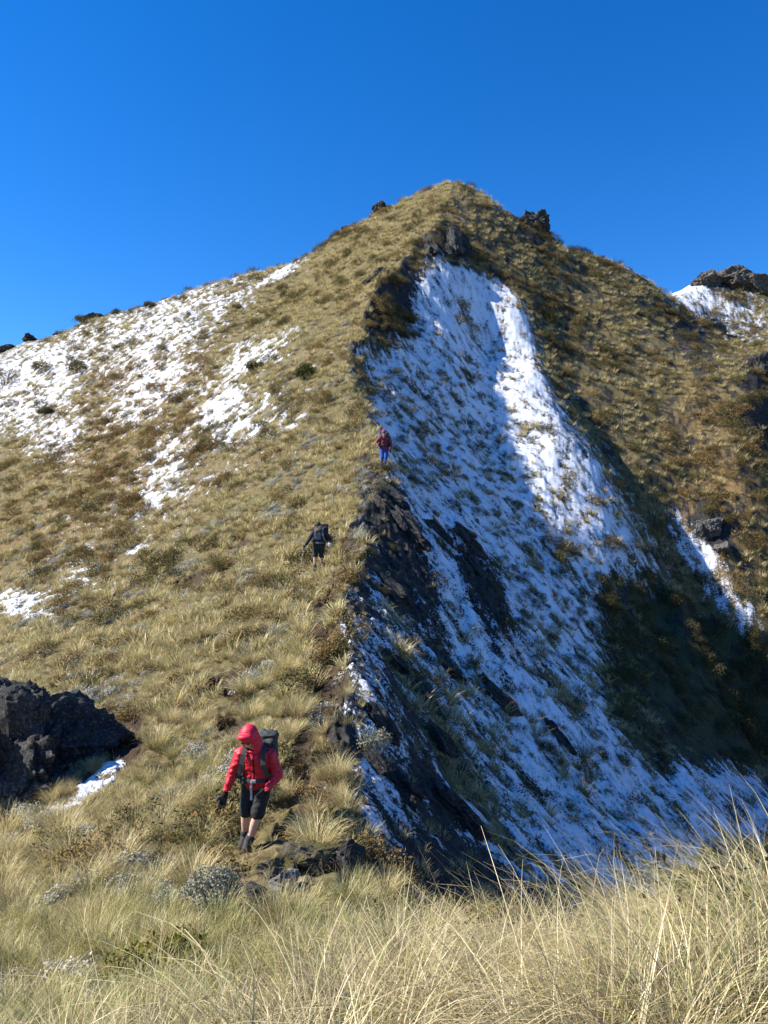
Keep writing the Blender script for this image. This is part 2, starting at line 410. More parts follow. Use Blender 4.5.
# ------------------------------------------------------------------ grass and low plants
def blades(n, h, spread, w, segs, lean=(0, 0), droop=1.0, seed=0, h_var=0.45):
    """co, quads, t for a tuft of n arching blades"""
    g = np.random.default_rng(seed)
    a = g.uniform(0, 2 * np.pi, n); r0 = spread * 0.28 * np.sqrt(g.uniform(0, 1, n))
    bx, by = r0 * np.cos(a), r0 * np.sin(a)
    L = h * (1 - h_var * g.uniform(0, 1, n) ** 1.4)
    out = a + g.normal(0, 0.6, n)
    t0 = np.abs(g.normal(0.20, 0.17, n)) + 0.35 * r0 / (spread * .28 + 1e-6)    # starting tilt
    cur = droop * g.uniform(0.35, 1.75, n)                                      # added tilt to the tip
    big = g.uniform(0, 1, n) < .16; cur = np.where(big, cur * 1.7, cur); L = np.where(big, L * 1.22, L)
    s = np.linspace(0, 1, segs + 1)
    tilt = t0[:, None] + cur[:, None] * s[None] ** 1.9
    step = (L / segs)[:, None]
    hor = np.cumsum(np.r_['1', np.zeros((n, 1)), np.sin(tilt[:, :-1]) * step], 1)
    ver = np.cumsum(np.r_['1', np.zeros((n, 1)), np.cos(tilt[:, :-1]) * step], 1)
    tw = out[:, None] + g.normal(0, .35, n)[:, None] * s[None]
    X = bx[:, None] + hor * np.cos(tw) + lean[0] * s[None] ** 1.6 * L[:, None]
    Y = by[:, None] + hor * np.sin(tw) + lean[1] * s[None] ** 1.6 * L[:, None]
    fa = out + np.pi / 2 + g.normal(0, 0.7, n)
    ww = w * g.uniform(.6, 1.25, n)[:, None] * (1 - 0.86 * s[None] ** 1.3) * .5
    dx, dy = np.cos(fa)[:, None] * ww, np.sin(fa)[:, None] * ww
    co = np.stack([np.stack([X - dx, Y - dy, ver - .03], -1), np.stack([X + dx, Y + dy, ver - .03], -1)], 2)   # n, segs+1, 2, 3
    T = np.repeat(s[None], n, 0)[..., None].repeat(2, 2)
    k = (np.arange(n) * (segs + 1) * 2)[:, None] + (np.arange(segs) * 2)[None]
    q = np.stack([k, k + 1, k + 3, k + 2], -1).reshape(-1, 4)
    return co.reshape(-1, 3), q, T.ravel()

def leaf_clump(n, h, rad, lw, seed=0, flat=0.7):
    """a low bush of n small leaf faces through a mound-shaped volume"""
    g = np.random.default_rng(seed)
    ncl = max(4, n // 22)
    ca_ = g.uniform(0, 2 * np.pi, ncl); cr = rad * np.sqrt(g.uniform(0, 1, ncl)) * .85
    cz = h * np.sqrt(np.clip(1 - (cr / rad) ** 2, .05, 1)) * g.uniform(.45, 1.0, ncl)
    k = g.integers(0, ncl, n)
    d = g.normal(0, 1, (n, 3)); d /= np.linalg.norm(d, axis=1)[:, None]
    rr = rad * .30 * g.uniform(.3, 1, n) ** .5
    P = np.stack([cr[k] * np.cos(ca_[k]), cr[k] * np.sin(ca_[k]), cz[k]], 1) + d * rr[:, None]
    P[:, 2] = np.maximum(P[:, 2] * 1.0, -.02)
    N = d + g.normal(0, .5, (n, 3)) + np.array([0, 0, .35]); N /= np.linalg.norm(N, axis=1)[:, None]
    U = np.cross(N, g.normal(0, 1, (n, 3))); U /= np.linalg.norm(U, axis=1)[:, None]; V = np.cross(N, U)
    s = lw * g.uniform(.6, 1.3, n)[:, None]
    co = np.stack([P - U * s, P + V * s * .45 + N * s * .15, P + U * s, P - V * s * .45 + N * s * .15], 1)
    q = (np.arange(n) * 4)[:, None] + np.arange(4)[None]
    return co.reshape(-1, 3), q, np.repeat(np.clip(P[:, 2] / h, 0, 1), 4)

def grass_mat(name, c0, c1, c2, base, trans=.3, sheen=.0, dead=.12, btop=.5):
    m = NT(name)
    isl = m.n('ShaderNodeNewGeometry').outputs['Random Per Island']
    t = m.attr('t')
    wn = m.noise(.55, 3, .6)
    c = m.mix(m.mapr(isl, 0, .75), c0, c1)
    c = m.mix(m.math('MULTIPLY', m.mapr(m.math('ADD', m.math('MULTIPLY', isl, .8), m.math('MULTIPLY', wn, 1.3)), .95, 1.25), .9), c, c2)
    c = m.mix(m.math('MULTIPLY', m.math('LESS_THAN', m.math('FRACT', m.math('MULTIPLY', isl, 37.7)), dead), .85), c, (.27, .185, .095))
    rb = m.rand()
    c = m.mix(m.math('MULTIPLY', m.mapr(rb, .72, .95), .6), c, base)
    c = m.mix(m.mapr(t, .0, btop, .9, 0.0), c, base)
    d = m.n('ShaderNodeBsdfDiffuse'); m.l(c, d.inputs[0])
    tr = m.n('ShaderNodeBsdfTranslucent'); m.l(c, tr.inputs[0])
    gl = m.n('ShaderNodeBsdfGlossy'); gl.inputs['Roughness'].default_value = .45; gl.inputs[0].default_value = (.9, .9, .85, 1)
    mx = m.n('ShaderNodeMixShader'); mx.inputs[0].default_value = trans; m.l(d.outputs[0], mx.inputs[1]); m.l(tr.outputs[0], mx.inputs[2])
    m2 = m.n('ShaderNodeMixShader'); m2.inputs[0].default_value = sheen; m.l(mx.outputs[0], m2.inputs[1]); m.l(gl.outputs[0], m2.inputs[2])
    m.l(m2.outputs[0], m.out.inputs[0])
    return m.m

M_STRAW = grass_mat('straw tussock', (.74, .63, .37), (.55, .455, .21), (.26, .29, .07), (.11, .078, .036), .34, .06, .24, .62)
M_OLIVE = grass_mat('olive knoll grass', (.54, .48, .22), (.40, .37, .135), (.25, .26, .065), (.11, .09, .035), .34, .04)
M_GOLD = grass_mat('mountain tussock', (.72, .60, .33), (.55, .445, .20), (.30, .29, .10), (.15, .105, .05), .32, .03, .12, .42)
M_SHRUB = grass_mat('dark scrub', (.065, .068, .028), (.11, .10, .042), (.095, .088, .036), (.03, .026, .012), .2)
M_BROWN = grass_mat('brown heath', (.22, .14, .055), (.29, .20, .085), (.15, .135, .055), (.07, .045, .02), .2)
M_SILVER = grass_mat('silver daisy leaf', (.40, .41, .35), (.28, .295, .235), (.48, .48, .44), (.08, .08, .06), .12)
M_DAISY = grass_mat('grey green daisy leaf', (.19, .205, .155), (.12, .135, .095), (.27, .28, .23), (.035, .035, .025), .1)
M_GREEN = grass_mat('green bush leaf', (.05, .085, .025), (.035, .055, .018), (.09, .10, .03), (.015, .02, .008), .2)

protos = bpy.data.collections.new('plant_sources')        # never linked to the scene
def proto_set(name, builds, mat):
    c = bpy.data.collections.new(name)
    for k, (co_, q, t) in enumerate(builds):
        o = attr_mesh(name, co_, q, mat, {'t': t})
        COL.objects.unlink(o); c.objects.link(o)
    return c

def scatter_object(name, label, pts, rot, scl, coll):
    me = bpy.data.meshes.new(name); me.vertices.add(len(pts)); me.vertices.foreach_set('co', pts.astype(np.float32).ravel())
    a = me.attributes.new('rot', 'FLOAT_VECTOR', 'POINT'); a.data.foreach_set('vector', rot.astype(np.float32).ravel())
    a = me.attributes.new('scl', 'FLOAT', 'POINT'); a.data.foreach_set('value', scl.astype(np.float32))
    a = me.attributes.new('pick', 'INT', 'POINT'); a.data.foreach_set('value', rng.integers(0, len(coll.objects), len(pts)).astype(np.int32))
    o = bpy.data.objects.new(name, me); COL.objects.link(o)
    ng = bpy.data.node_groups.new(name, 'GeometryNodeTree')
    ng.interface.new_socket('Geometry', in_out='INPUT', socket_type='NodeSocketGeometry')
    ng.interface.new_socket('Geometry', in_out='OUTPUT', socket_type='NodeSocketGeometry')
    N = ng.nodes.new; L = ng.links.new
    gi, go = N('NodeGroupInput'), N('NodeGroupOutput')
    ip = N('GeometryNodeInstanceOnPoints'); ci = N('GeometryNodeCollectionInfo')
    ci.inputs['Collection'].default_value = coll; ci.inputs['Separate Children'].default_value = True; ci.inputs['Reset Children'].default_value = True
    def at(nm, ty):
        x = N('GeometryNodeInputNamedAttribute'); x.data_type = ty; x.inputs['Name'].default_value = nm; return x.outputs['Attribute']
    e2r = N('FunctionNodeEulerToRotation'); L(at('rot', 'FLOAT_VECTOR'), e2r.inputs[0])
    L(gi.outputs[0], ip.inputs['Points']); L(ci.outputs[0], ip.inputs['Instance']); ip.inputs['Pick Instance'].default_value = True
    L(at('pick', 'INT'), ip.inputs['Instance Index']); L(e2r.outputs[0], ip.inputs['Rotation']); L(at('scl', 'FLOAT'), ip.inputs['Scale'])
    L(ip.outputs[0], go.inputs[0])
    md = o.modifiers.new('scatter', 'NODES'); md.node_group = ng
    o['kind'] = 'stuff'; o['label'] = label
    return o

# dense part of the terrain grid, for scattering
nF = len(th_f)
def grid(v): return v.reshape(nR, nT)[:, :nF]
gX, gY, gZ = grid(gx), grid(gy), grid(gz)
RRc = RR[:, None]
dth = R(0.066)
drr = np.gradient(RR)[:, None]
dzr = np.gradient(gZ, axis=0) / drr
dzt = np.gradient(gZ, axis=1) / (dth * RRc)
area = RRc * dth * drr * np.sqrt(1 + dzr ** 2 + dzt ** 2)
F_ = {k: grid(G[k]) for k in ('side', 'snow', 'dirt', 'brown', 'scrub', 'rock', 'px', 'py')}
sn_ = sstep(-.02, .08, F_['snow'])
inview = (F_['px'] > -160) & (F_['px'] < 930) & (F_['py'] < 1250) & (RRc > 1.0) & (RRc < 124)
# facing the viewer (or near the skyline) only
vis = (dzr > (gZ / RRc) - 0.12)
bare = np.maximum.reduce([sn_, sstep(.0, .12, F_['dirt']), sstep(.0, .12, F_['rock'])])
leftw = F_['side'] < 0
UP = np.stack([-(dzr * gX / RRc + dzt * gY / RRc), -(dzr * gY / RRc - dzt * gX / RRc), np.ones_like(gX)], -1)

def pick(lam):
    n = rng.poisson(np.clip(lam, 0, 6)); i, j = np.nonzero(n)
    k = n[i, j]; i = np.repeat(i, k); j = np.repeat(j, k)
    i2 = np.clip(i + rng.uniform(-.5, .5, len(i)), 1, nR - 2); j2 = np.clip(j + rng.uniform(-.5, .5, len(j)), 0, nF - 2)
    ia = np.floor(i2).astype(int); ja = np.floor(j2).astype(int); u = i2 - ia; v = j2 - ja
    f = lambda g: (g[ia, ja] * (1 - u) + g[ia + 1, ja] * u) * (1 - v) + (g[ia, ja + 1] * (1 - u) + g[ia + 1, ja + 1] * u) * v
    return np.stack([f(gX), f(gY), f(gZ)], 1), i, j

def tilt_rot(i, j, amt, yaw):
    nrm = UP[i, j]; nrm = nrm / np.linalg.norm(nrm, axis=1)[:, None]
    # euler XYZ: tilt towards the slope normal, then yaw about the stem
    tx = -np.arcsin(np.clip(nrm[:, 1], -.9, .9)) * amt; ty = np.arcsin(np.clip(nrm[:, 0], -.9, .9)) * amt
    out = np.empty((len(i), 3))
    for k in range(len(i)):
        out[k] = (Matrix.Rotation(ty[k], 3, 'Y') @ Matrix.Rotation(tx[k], 3, 'X') @ Matrix.Rotation(yaw[k], 3, 'Z')).to_euler()
    return out

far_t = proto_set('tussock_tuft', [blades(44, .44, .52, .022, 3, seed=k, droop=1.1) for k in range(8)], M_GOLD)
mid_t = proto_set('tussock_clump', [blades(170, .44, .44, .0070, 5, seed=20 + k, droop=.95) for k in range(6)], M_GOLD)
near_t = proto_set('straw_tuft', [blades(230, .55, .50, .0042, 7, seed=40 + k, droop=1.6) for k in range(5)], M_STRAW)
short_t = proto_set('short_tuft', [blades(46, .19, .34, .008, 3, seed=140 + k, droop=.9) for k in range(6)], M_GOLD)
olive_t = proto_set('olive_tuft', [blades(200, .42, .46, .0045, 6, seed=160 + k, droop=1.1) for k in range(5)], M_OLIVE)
heath = proto_set('heath_clump', [leaf_clump(420, .24, .34, .024, seed=60 + k) for k in range(5)], M_BROWN)
scrub = proto_set('scrub_clump', [leaf_clump(620, .40, .48, .028, seed=70 + k) for k in range(5)], M_SHRUB)
silver = proto_set('daisy_clump', [leaf_clump(420, .13, .30, .020, seed=80 + k) for k in range(5)], M_SILVER)

free = 1 - np.clip(blob(F_['px'], F_['py'], [(308, 868, 40, 22, 10, 1.3), (275, 892, 30, 14, 0, 1.2), (214, 908, 32, 20, 0, 1.2), (252, 842, 14, 10, 0, .8)]) * (RRc < 14) * (RRc > 5), 0, 1)
patch = fbm(gX / 2.6, gY / 2.6, 131, 4, .6); patch2 = fbm(gX / 7, gY / 7, 137, 3)
def add_stuff(name, label, lam, coll, s0, s1, amt=.35, grow=0.0):
    p, i, j = pick(lam * area * inview * vis * free)
    yaw = rng.uniform(0, 6.283, len(i))
    s = rng.uniform(s0, s1, len(i)) * (1 + grow * RR[i])
    print(name, len(i))
    return scatter_object(name, label, p, tilt_rot(i, j, amt, yaw), s, coll)

fade = 1 / (1 + RRc / 90) ** 2
brink = (F_['side'] > .12) * (1 - sstep(36, 46, RRc)) * sstep(8, 11, RRc)
dens = (0.08 + 1.5 * sstep(-.30, .30, patch)) * (1 - bare) * (1 - sstep(.3, .7, F_['scrub']))
shade_face = (~leftw) * sstep(.35, .75, blob(F_['px'], F_['py'], [(490, 600, 110, 240, -28, 1.0)]))
shf = np.clip(shade_face, 0, 1)
lam_t = dens * np.where(leftw, 1.0, 1.0) * (1 - .80 * shf) * (1 - .82 * brink) * (1 - sstep(.3, .9, blob(F_['px'], F_['py'], [(402, 550, 20, 75, -24, 1.0), (482, 592, 17, 58, -22, 1.0)]))) + shf * (1 - sstep(-.1, .2, F_['rock'])) * (.10 + .5 * sstep(-.5, .2, -F_['snow']))
add_stuff('mountain_tussock_grass', 'golden tussock grass covering the sunlit mountainside', lam_t * 9.0 * fade * (RRc >= 16), far_t, .32, 1.2, grow=1 / 260.)
add_stuff('ridge_tussock_grass', 'olive and straw tussock grass on the slope around the trail', lam_t * 6.0 * (RRc < 16) * (RRc >= 5.5), mid_t, .4, 1.0)
add_stuff('short_grass', 'short dull grass filling the gaps between tussocks', (1 - .8 * bare) * 14 * (RRc >= 4.5) * (1 - sstep(26, 40, RRc)) * (1 - .7 * shf), short_t, .5, 1.3)
lowleft = 1 - sstep(230, 400, F_['px'])
add_stuff('knoll_grass', 'pale straw coloured grass on the nearest knoll', (RRc < 5.5) * (RRc > 1.5) * 4.5 * (1 - bare * .5) * (1 - .75 * lowleft) * (.4 + .9 * sstep(-.3, .3, patch)), near_t, .45, 1.0, amt=.2)
add_stuff('olive_grass', 'shorter olive green grass at the lower left of the knoll', (RRc < 9) * (RRc > 1.5) * (1 + 6.5 * lowleft) * (1 - bare * .5) * (.3 + 1.0 * sstep(-.3, .3, -patch2)), olive_t, .5, 1.1, amt=.2)
lam_h = sstep(.1, .8, F_['brown']) * (1 - sn_) * (2.2 * (RRc > 12)) + 1.0 * (1 - sn_) * sstep(-.05, .30, -patch) * 1.5 * (RRc > 7) + .8 * sstep(-.1, .2, F_['dirt']) * (RRc > 9) * (1 - sn_)
add_stuff('brown_heath', 'rusty brown low heath between the tussocks', lam_h * (1 - sstep(.2, .5, F_['scrub'])) * fade * (1 - .6 * shf) * (1 - .85 * brink), heath, .6, 1.5, .6, grow=1 / 110.)
lam_s = sstep(.25, .7, F_['scrub']) * 1.9 * (1 - .7 * sn_) + shf * .30 * (1 - .75 * sn_) + .85 * (1 - sn_) * sstep(-.1, .35, patch2 - .6 * patch) * (RRc > 10) + shf * .12 + .9 * (~leftw) * sstep(0, .25, F_['rock']) * (1 - sn_)  # patch term: dark plants added on the open slope as shadow pockets
add_stuff('mountain_scrub_shade', 'dark low scrub on the shaded gully side and dark shadow specks among the tussocks', lam_s * fade * (1 - .88 * brink), scrub, .4, 1.15, .6, grow=1 / 110.)
add_stuff('snow_face_scrub', 'small dark plants poking through the snow of the shaded face', shf * (1 - .7 * sstep(-.1, .2, F_['rock'])) * (.5 + 1.6 * sstep(-.1, .5, patch)) * (RRc > 10), scrub, .16, .62, .6, grow=1 / 90.)
lam_d = leftw * (RRc > 5) * (RRc < 60) * (1 - sn_) * sstep(.05, .30, fbm(gX / 1.9, gY / 1.9, 151, 3) + .30 * blob(F_['px'], F_['py'], [(190, 800, 40, 24, -50, 1.5), (150, 840, 40, 30, -50, 1.3), (60, 830, 40, 25, -20, 1.2), (120, 900, 50, 30, -30, .8), (240, 650, 16, 10, 0, 1.2), (275, 668, 14, 14, 0, 1.2), (300, 480, 30, 30, 0, .7)])) * 5.0
add_stuff('silver_ground_cover', 'silvery mat of small daisy leaves between the tussocks', lam_d, silver, .5, 1.15, .7)
# ------------------------------------------------------------------ single things: helpers
def at(px, py, d):
    kx, kz = ray(px, py); return float(kx * d), float(kz * d)

def tag(o, label, cat, group=None):
    o['label'] = label; o['category'] = cat
    if group: o['group'] = group
    return o

def empty(name, loc, rz=0.0):
    o = bpy.data.objects.new(name, None); o.empty_display_size = .2; o.location = loc; o.rotation_euler = (0, 0, rz); COL.objects.link(o); return o

def link(name, me, mat=None, parent=None):
    if mat is not None and not me.materials: me.materials.append(mat)
    o = bpy.data.objects.new(name, me); COL.objects.link(o)
    if parent: o.parent = parent
    return o

def fit_depth(px, py, d0):
    """depth near d0 at which the ground is met along this line of sight"""
    ds = np.linspace(d0 * .8, d0 * 1.25, 160); kx, kz = ray(px, py)
    g = fields(kx * ds, ds)['z']; k = np.where(g > kz * ds)[0]
    return float(ds[k[0]]) if len(k) else d0

from mathutils import noise as mn

# ------------------------------------------------------------------ rocks
def rock_mat(name, dark, light, lichen=.25, moss=0.0, snow=0.0):
    m = NT(name); p = m.obj()
    n1 = m.noise(3.4, 10, .78, p); n2 = m.noise(16, 6, .75, p); n3 = m.noise(4.5, 5, .6, p)
    c = m.mix(m.mapr(n1, .32, .68), dark, light)
    c = m.mix(m.mapr(n2, .53, .62, 0, lichen), c, (.26, .26, .24))
    nz = m.n('ShaderNodeSeparateXYZ'); m.l(m.n('ShaderNodeNewGeometry').outputs['Normal'], nz.inputs[0])
    if moss:
        c = m.mix(m.math('MULTIPLY', m.mapr(nz.outputs[2], .35, .75), m.mapr(n3, .34, .48, 0, moss)), c, m.mix(n2, (.05, .05, .008), (.22, .17, .03)))
    if snow:
        c = m.mix(m.math('MULTIPLY', m.mapr(nz.outputs[2], .5, .75), m.mapr(n3, .44, .52, 0, snow)), c, (.85, .87, .9))
    m.principled(c, .9, .25, m.bump(m.math('ADD', n2, m.math('MULTIPLY', n1, 1.5)), 1.0, .12))
    return m.m
M_ROCK = rock_mat('dark greywacke', (.014, .014, .016), (.085, .082, .08), .5)
M_ROCKL = rock_mat('dark lichened greywacke', (.014, .014, .015), (.12, .118, .115), .9)
M_ROCKB = rock_mat('brown grey bluff rock', (.035, .031, .027), (.22, .195, .165), .45)
M_ROCKG = rock_mat('grey lichen rock', (.05, .048, .045), (.20, .19, .175), .6)
M_ROCKM = rock_mat('mossy rock', (.10, .09, .075), (.32, .29, .25), .5, .9)
M_ROCKP = rock_mat('pale stone', (.22, .21, .20), (.48, .46, .43), .3)

def rock_mesh(name, size, seed, sub=4, cuts=22, rough=.16, blocks=1, mat=None, rid=0.0, strata=.35):
    g = random.Random(seed); bm = bmesh.new()
    for b in range(blocks):
        b2 = bmesh.new(); bmesh.ops.create_icosphere(b2, subdivisions=sub, radius=1)
        off = Vector((0, 0, 0)) if b == 0 else Vector((g.uniform(-.9, .9), g.uniform(-.7, .7), g.uniform(-.45, .35)))
        sc = 1.0 if b == 0 else g.uniform(.4, .75)
        pl = []
        for k in range(cuts):
            n = Vector((g.gauss(0, 1), g.gauss(0, 1), g.gauss(0, .8))).normalized(); pl.append((n, g.uniform(.42, .82)))
        o3 = Vector((g.uniform(0, 50), g.uniform(0, 50), g.uniform(0, 50)))
        for v in b2.verts:
            p = v.co.copy()
            for n, d in pl:
                e = p.dot(n) - d
                if e > 0: p -= n * e * .93
            q = p * 2.1 + o3
            f = mn.fractal(q, 1.0, 2.0, 5) * rough + (abs(mn.noise(q * 1.7)) - .25) * rough * .8 + mn.noise(q * 7) * rough * .4 + mn.noise(q * 15) * rough * .25
            vd = mn.voronoi(q * 1.15)[0]
            f = f * .75 - max(0, .08 - (vd[1] - vd[0])) * .8 + (mn.cell(Vector((0, 0, q.z * 2.4 + q.x * .4))) - .5) * rough * strata
            if rid: f += (mn.ridged_multi_fractal(q * 1.3, .9, 2.1, 6, 1.0, 2.0) - 1.2) * rid
            v.co = (p + p.normalized() * f) * sc + off
        me = bpy.data.meshes.new('t'); b2.to_mesh(me); b2.free(); bm.from_mesh(me); bpy.data.meshes.remove(me)
    for v in bm.verts: v.co = Vector((v.co.x * size[0], v.co.y * size[1], v.co.z * size[2]))
    me = bpy.data.meshes.new(name); bm.to_mesh(me); bm.free()
    if mat: me.materials.append(mat)
    return me

def rock(name, label, px, py, d, size, seed, mat, rz=0, sink=.35, cat='rock', group=None, tilt=0, **kw):
    x, z = at(px, py, d)
    o = link(name, rock_mesh(name, size, seed, mat=mat, **kw)); y = d
    gz_ = ground(x, y)
    o.location = (x, y, gz_ + size[2] * (1 - 2 * sink) * .5 if sink is not None else z)
    o.rotation_euler = (0, tilt, rz)
    return tag(o, label, cat, group)

rock('rock_outcrop', 'big dark rock outcrop in shade on the left of the tussock slope', 10, 762, 15.4, (2.5, 1.6, 2.0), 3, M_ROCKL, rz=-.45, sink=.33, blocks=2, sub=6, rough=.15, cuts=15, rid=.06)
rock('boulder', 'dark knobbly boulder on the right shoulder of the big shaded outcrop', 74, 752, 15.9, (1.65, 1.0, 1.15), 12, M_ROCKL, rz=.3, sink=.33, sub=5, rough=.15, cuts=15, rid=.06)
rock('boulder', 'grey lichened boulder on the ridge crest just above the hiker in black', 357, 528, 27.6, (.42, .40, .62), 21, M_ROCKG, sink=.18, blocks=2)
rock('boulder', 'mossy yellow-topped boulder beside the red hiker\'s feet', 306, 868, fit_depth(306, 872, 9), (.56, .40, .36), 31, M_ROCKM, rz=.4, sink=.14, blocks=3, rough=.2)
rock('boulder', 'dark angular boulder wedged against the mossy boulder on the shaded edge', 345, 868, fit_depth(335, 870, 9), (.40, .34, .36), 35, M_ROCK, rz=.8, sink=.2, blocks=2)
rock('stone', 'pale whitish stone lying below the mossy boulder', 285, 888, fit_depth(285, 890, 8), (.21, .14, .14), 41, M_ROCKP, rz=.5, sink=.12, cuts=16)
rock('stone', 'bluish grey stone between the silvery shrub and the pale stone', 256, 893, fit_depth(256, 897, 7.6), (.17, .14, .13), 43, M_ROCKG, rz=.2, sink=.12)
rock('crag', 'dark overhanging crag on the skyline just right of the summit', 535, 229, 88.5, (2.6, 2.3, 2.6), 51, M_ROCK, rz=.3, sink=.36, blocks=2, sub=5, rough=.2, cuts=12, rid=.15)
rock('crag', 'broad dark crag on the far right skyline', 735, 292, 103.5, (4.6, 3.2, 2.7), 157, M_ROCKB, rz=.15, sink=.62, blocks=6, sub=5, rough=.24, cuts=16, rid=.07, strata=0)
rock('crag', 'grey rounded crag below the far right skyline snow', 712, 326, 92, (2.6, 2.0, 2.1), 57, M_ROCKG, rz=.5, sink=.3, blocks=3, sub=5, rough=.2)
rock('crag', 'black shaded crag at the right edge of the sunlit spur', 762, 410, 66, (1.9, 1.6, 2.4), 59, M_ROCK, rz=.4, sink=.3, blocks=4, sub=5, rough=.24)
rock('crag', 'small layered grey crag beside the snow strip on the sunlit spur', 711, 527, fit_depth(711, 535, 57), (1.2, .9, 1.2), 61, M_ROCKG, rz=.2, sink=.25, blocks=3, sub=5, rough=.2, tilt=.3)
rock('crag', 'low brown crag below the layered crag on the sunlit spur', 722, 552, fit_depth(722, 556, 55), (1.0, .8, .7), 63, M_ROCKG, rz=.9, sink=.25, blocks=2)
for px, py, d, sz, sd, lb in [(380, 211, 90, 1.3, 71, 'dark rocks notching the skyline left of the summit'), (347, 234, 95, 1.0, 72, 'small dark rock low on the skyline left of the summit'),
                              (90, 321, 117, 1.7, 73, 'dark flat rock on the snowy left skyline'), (30, 341, 121, 1.6, 74, 'dark rock at the low left end of the skyline'),
                              (60, 333, 119, .9, 75, 'smaller dark rock on the low left skyline'), (6, 350, 121, 1.5, 76, 'dark rock on the skyline at the left picture edge')]:
    rock('skyline_rock', lb, px, py, d, (sz * 1.5, sz, sz * .7), sd, M_ROCK, rz=sd, sink=.2, blocks=3, sub=4, rough=.22)
for px, py, d, sz, sd, lb in [(455, 248, 71.5, 1.6, 81, 'dark rock step in the notch below the summit'), (430, 262, 69, 1.2, 82, 'dark ledge at the top of the snow face'),
                              (380, 272, 63, 1.0, 83, 'dark rock ledge left of the top of the snow'), (400, 300, 60, .9, 84, 'small dark ledge amid brown tufts beside the upper snow'),
                              (352, 345, 49, .6, 85, 'dark rock at the left edge of the upper snow'), (395, 505, 30.5, .55, 86, 'dark rock on the shaded edge below the highest hiker'),
                              (485, 590, 32, .9, 87, 'long black rock rib in the middle of the snow face'), (470, 560, 34, .8, 88, 'upper black rock of the rib amid the snow face'),
                              (425, 690, 19.5, .45, 89, 'black rock step low on the shaded edge'), (565, 740, 24.5, .45, 90, 'narrow black rock in the lower snow face'),
                              (412, 545, 28.5, .8, 91, 'long black rock just under the ridge crest level with the hiker in black'), (440, 555, 31.5, .6, 92, 'black rock left of the rib on the snow face'),
                              (395, 600, 24.5, .6, 93, 'black rock band below the crest right of the sunlit grass'), (445, 640, 22.8, .6, 94, 'black rock tongue between two snow strips on the shaded face'),
                              (400, 660, 19.5, .45, 95, 'black rock below the crest above the low rock step'), (400, 800, 13.2, .4, 96, 'black rock nearest the foot of the shaded edge'),
                              (450, 760, 17.6, .5, 97, 'black slab among broken snow low on the face'), (455, 830, 14.5, .5, 98, 'lowest black slab just above the foreground grass'),
                              (385, 745, 14.6, .4, 99, 'black rock under the crest right of the red hiker'), (500, 680, 23.5, .5, 100, 'dark rock low in the middle of the snow face')]:
    o = rock('ledge_rock', lb, px, py, d, (sz * .7, sz * 1.9, sz * .6), sd, M_ROCK, sink=.16, blocks=3, sub=4, rough=.24)
    x_, y_ = o.location.x, o.location.y; e_ = .6                      # lay it along the fall line, bedded in the slope
    zz = base_z(np.array([x_ - e_, x_ + e_, x_, x_]), np.array([y_, y_, y_ - e_, y_ + e_]))[0]
    nn = Vector((-(zz[1] - zz[0]) / (2 * e_), -(zz[3] - zz[2]) / (2 * e_), 1)).normalized(); fl = Vector((nn.x, nn.y, 0)).normalized(); fl = (fl - nn * fl.dot(nn)).normalized()
    xx = fl.cross(nn).normalized(); o.rotation_euler = Matrix((xx, fl, nn)).transposed().to_euler()
srng = random.Random(5)
for k in range(26):                                                # loose stones along the trail
    d = srng.uniform(13, 31); y = d; x = float(crest_x(np.array([y]))[0]) - srng.uniform(.2, 1.3); s = srng.uniform(.05, .13)
    if k < 6: me_s = rock_mesh('trail_stone', (1, .8, .6), 200 + k, 3, mat=M_ROCKP if k % 2 else M_ROCKG)
    else: me_s = bpy.data.meshes['trail_stone' + ('' if k % 6 == 0 else '.%03d' % (k % 6))]
    o = link('trail_stone', me_s); o.location = (x, y, ground(x, y) + s * .15); o.scale = (s,) * 3; o.rotation_euler = (0, 0, srng.uniform(0, 6))
    tag(o, 'small loose stone on the worn trail along the ridge crest', 'stone', 'loose stones on the ridge trail')

# ------------------------------------------------------------------ shrubs
def stems_mesh(name, n, h, rad, seed, mat):
    g = random.Random(seed); bm = bmesh.new()
    for k in range(n):
        a = g.uniform(0, 6.28); e = Vector((math.cos(a) * rad * g.uniform(.2, .8), math.sin(a) * rad * g.uniform(.2, .8), h * g.uniform(.5, .85)))
        p0 = Vector((e.x * .1, e.y * .1, -.08)); md = (p0 + e) * .5 + Vector((0, 0, -h * .08))
        ring = None
        for p, r_ in ((p0, .012), (md, .009), (e, .004)):
            nr = [bm.verts.new(p + Vector((math.cos(q) * r_, math.sin(q) * r_, 0)) * (1 + h)) for q in (0, 2.1, 4.2)]
            if ring:
                for i in range(3): bm.faces.new((ring[i], ring[(i + 1) % 3], nr[(i + 1) % 3], nr[i]))
            ring = nr
    me = bpy.data.meshes.new(name); bm.to_mesh(me); bm.free(); me.materials.append(mat); return me

def plain(name, col, rough=.8, spec=.3, var=.25, scale=30, bump=.3):
    m = NT(name); n = m.noise(scale, 4, .6, m.obj())
    c = m.mix(n, tuple(v * (1 - var) for v in col), tuple(min(1, v * (1 + var)) for v in col))
    m.principled(c, rough, spec, m.bump(n, bump, .01)); return m.m
M_STEM = plain('twig bark', (.06, .045, .03))

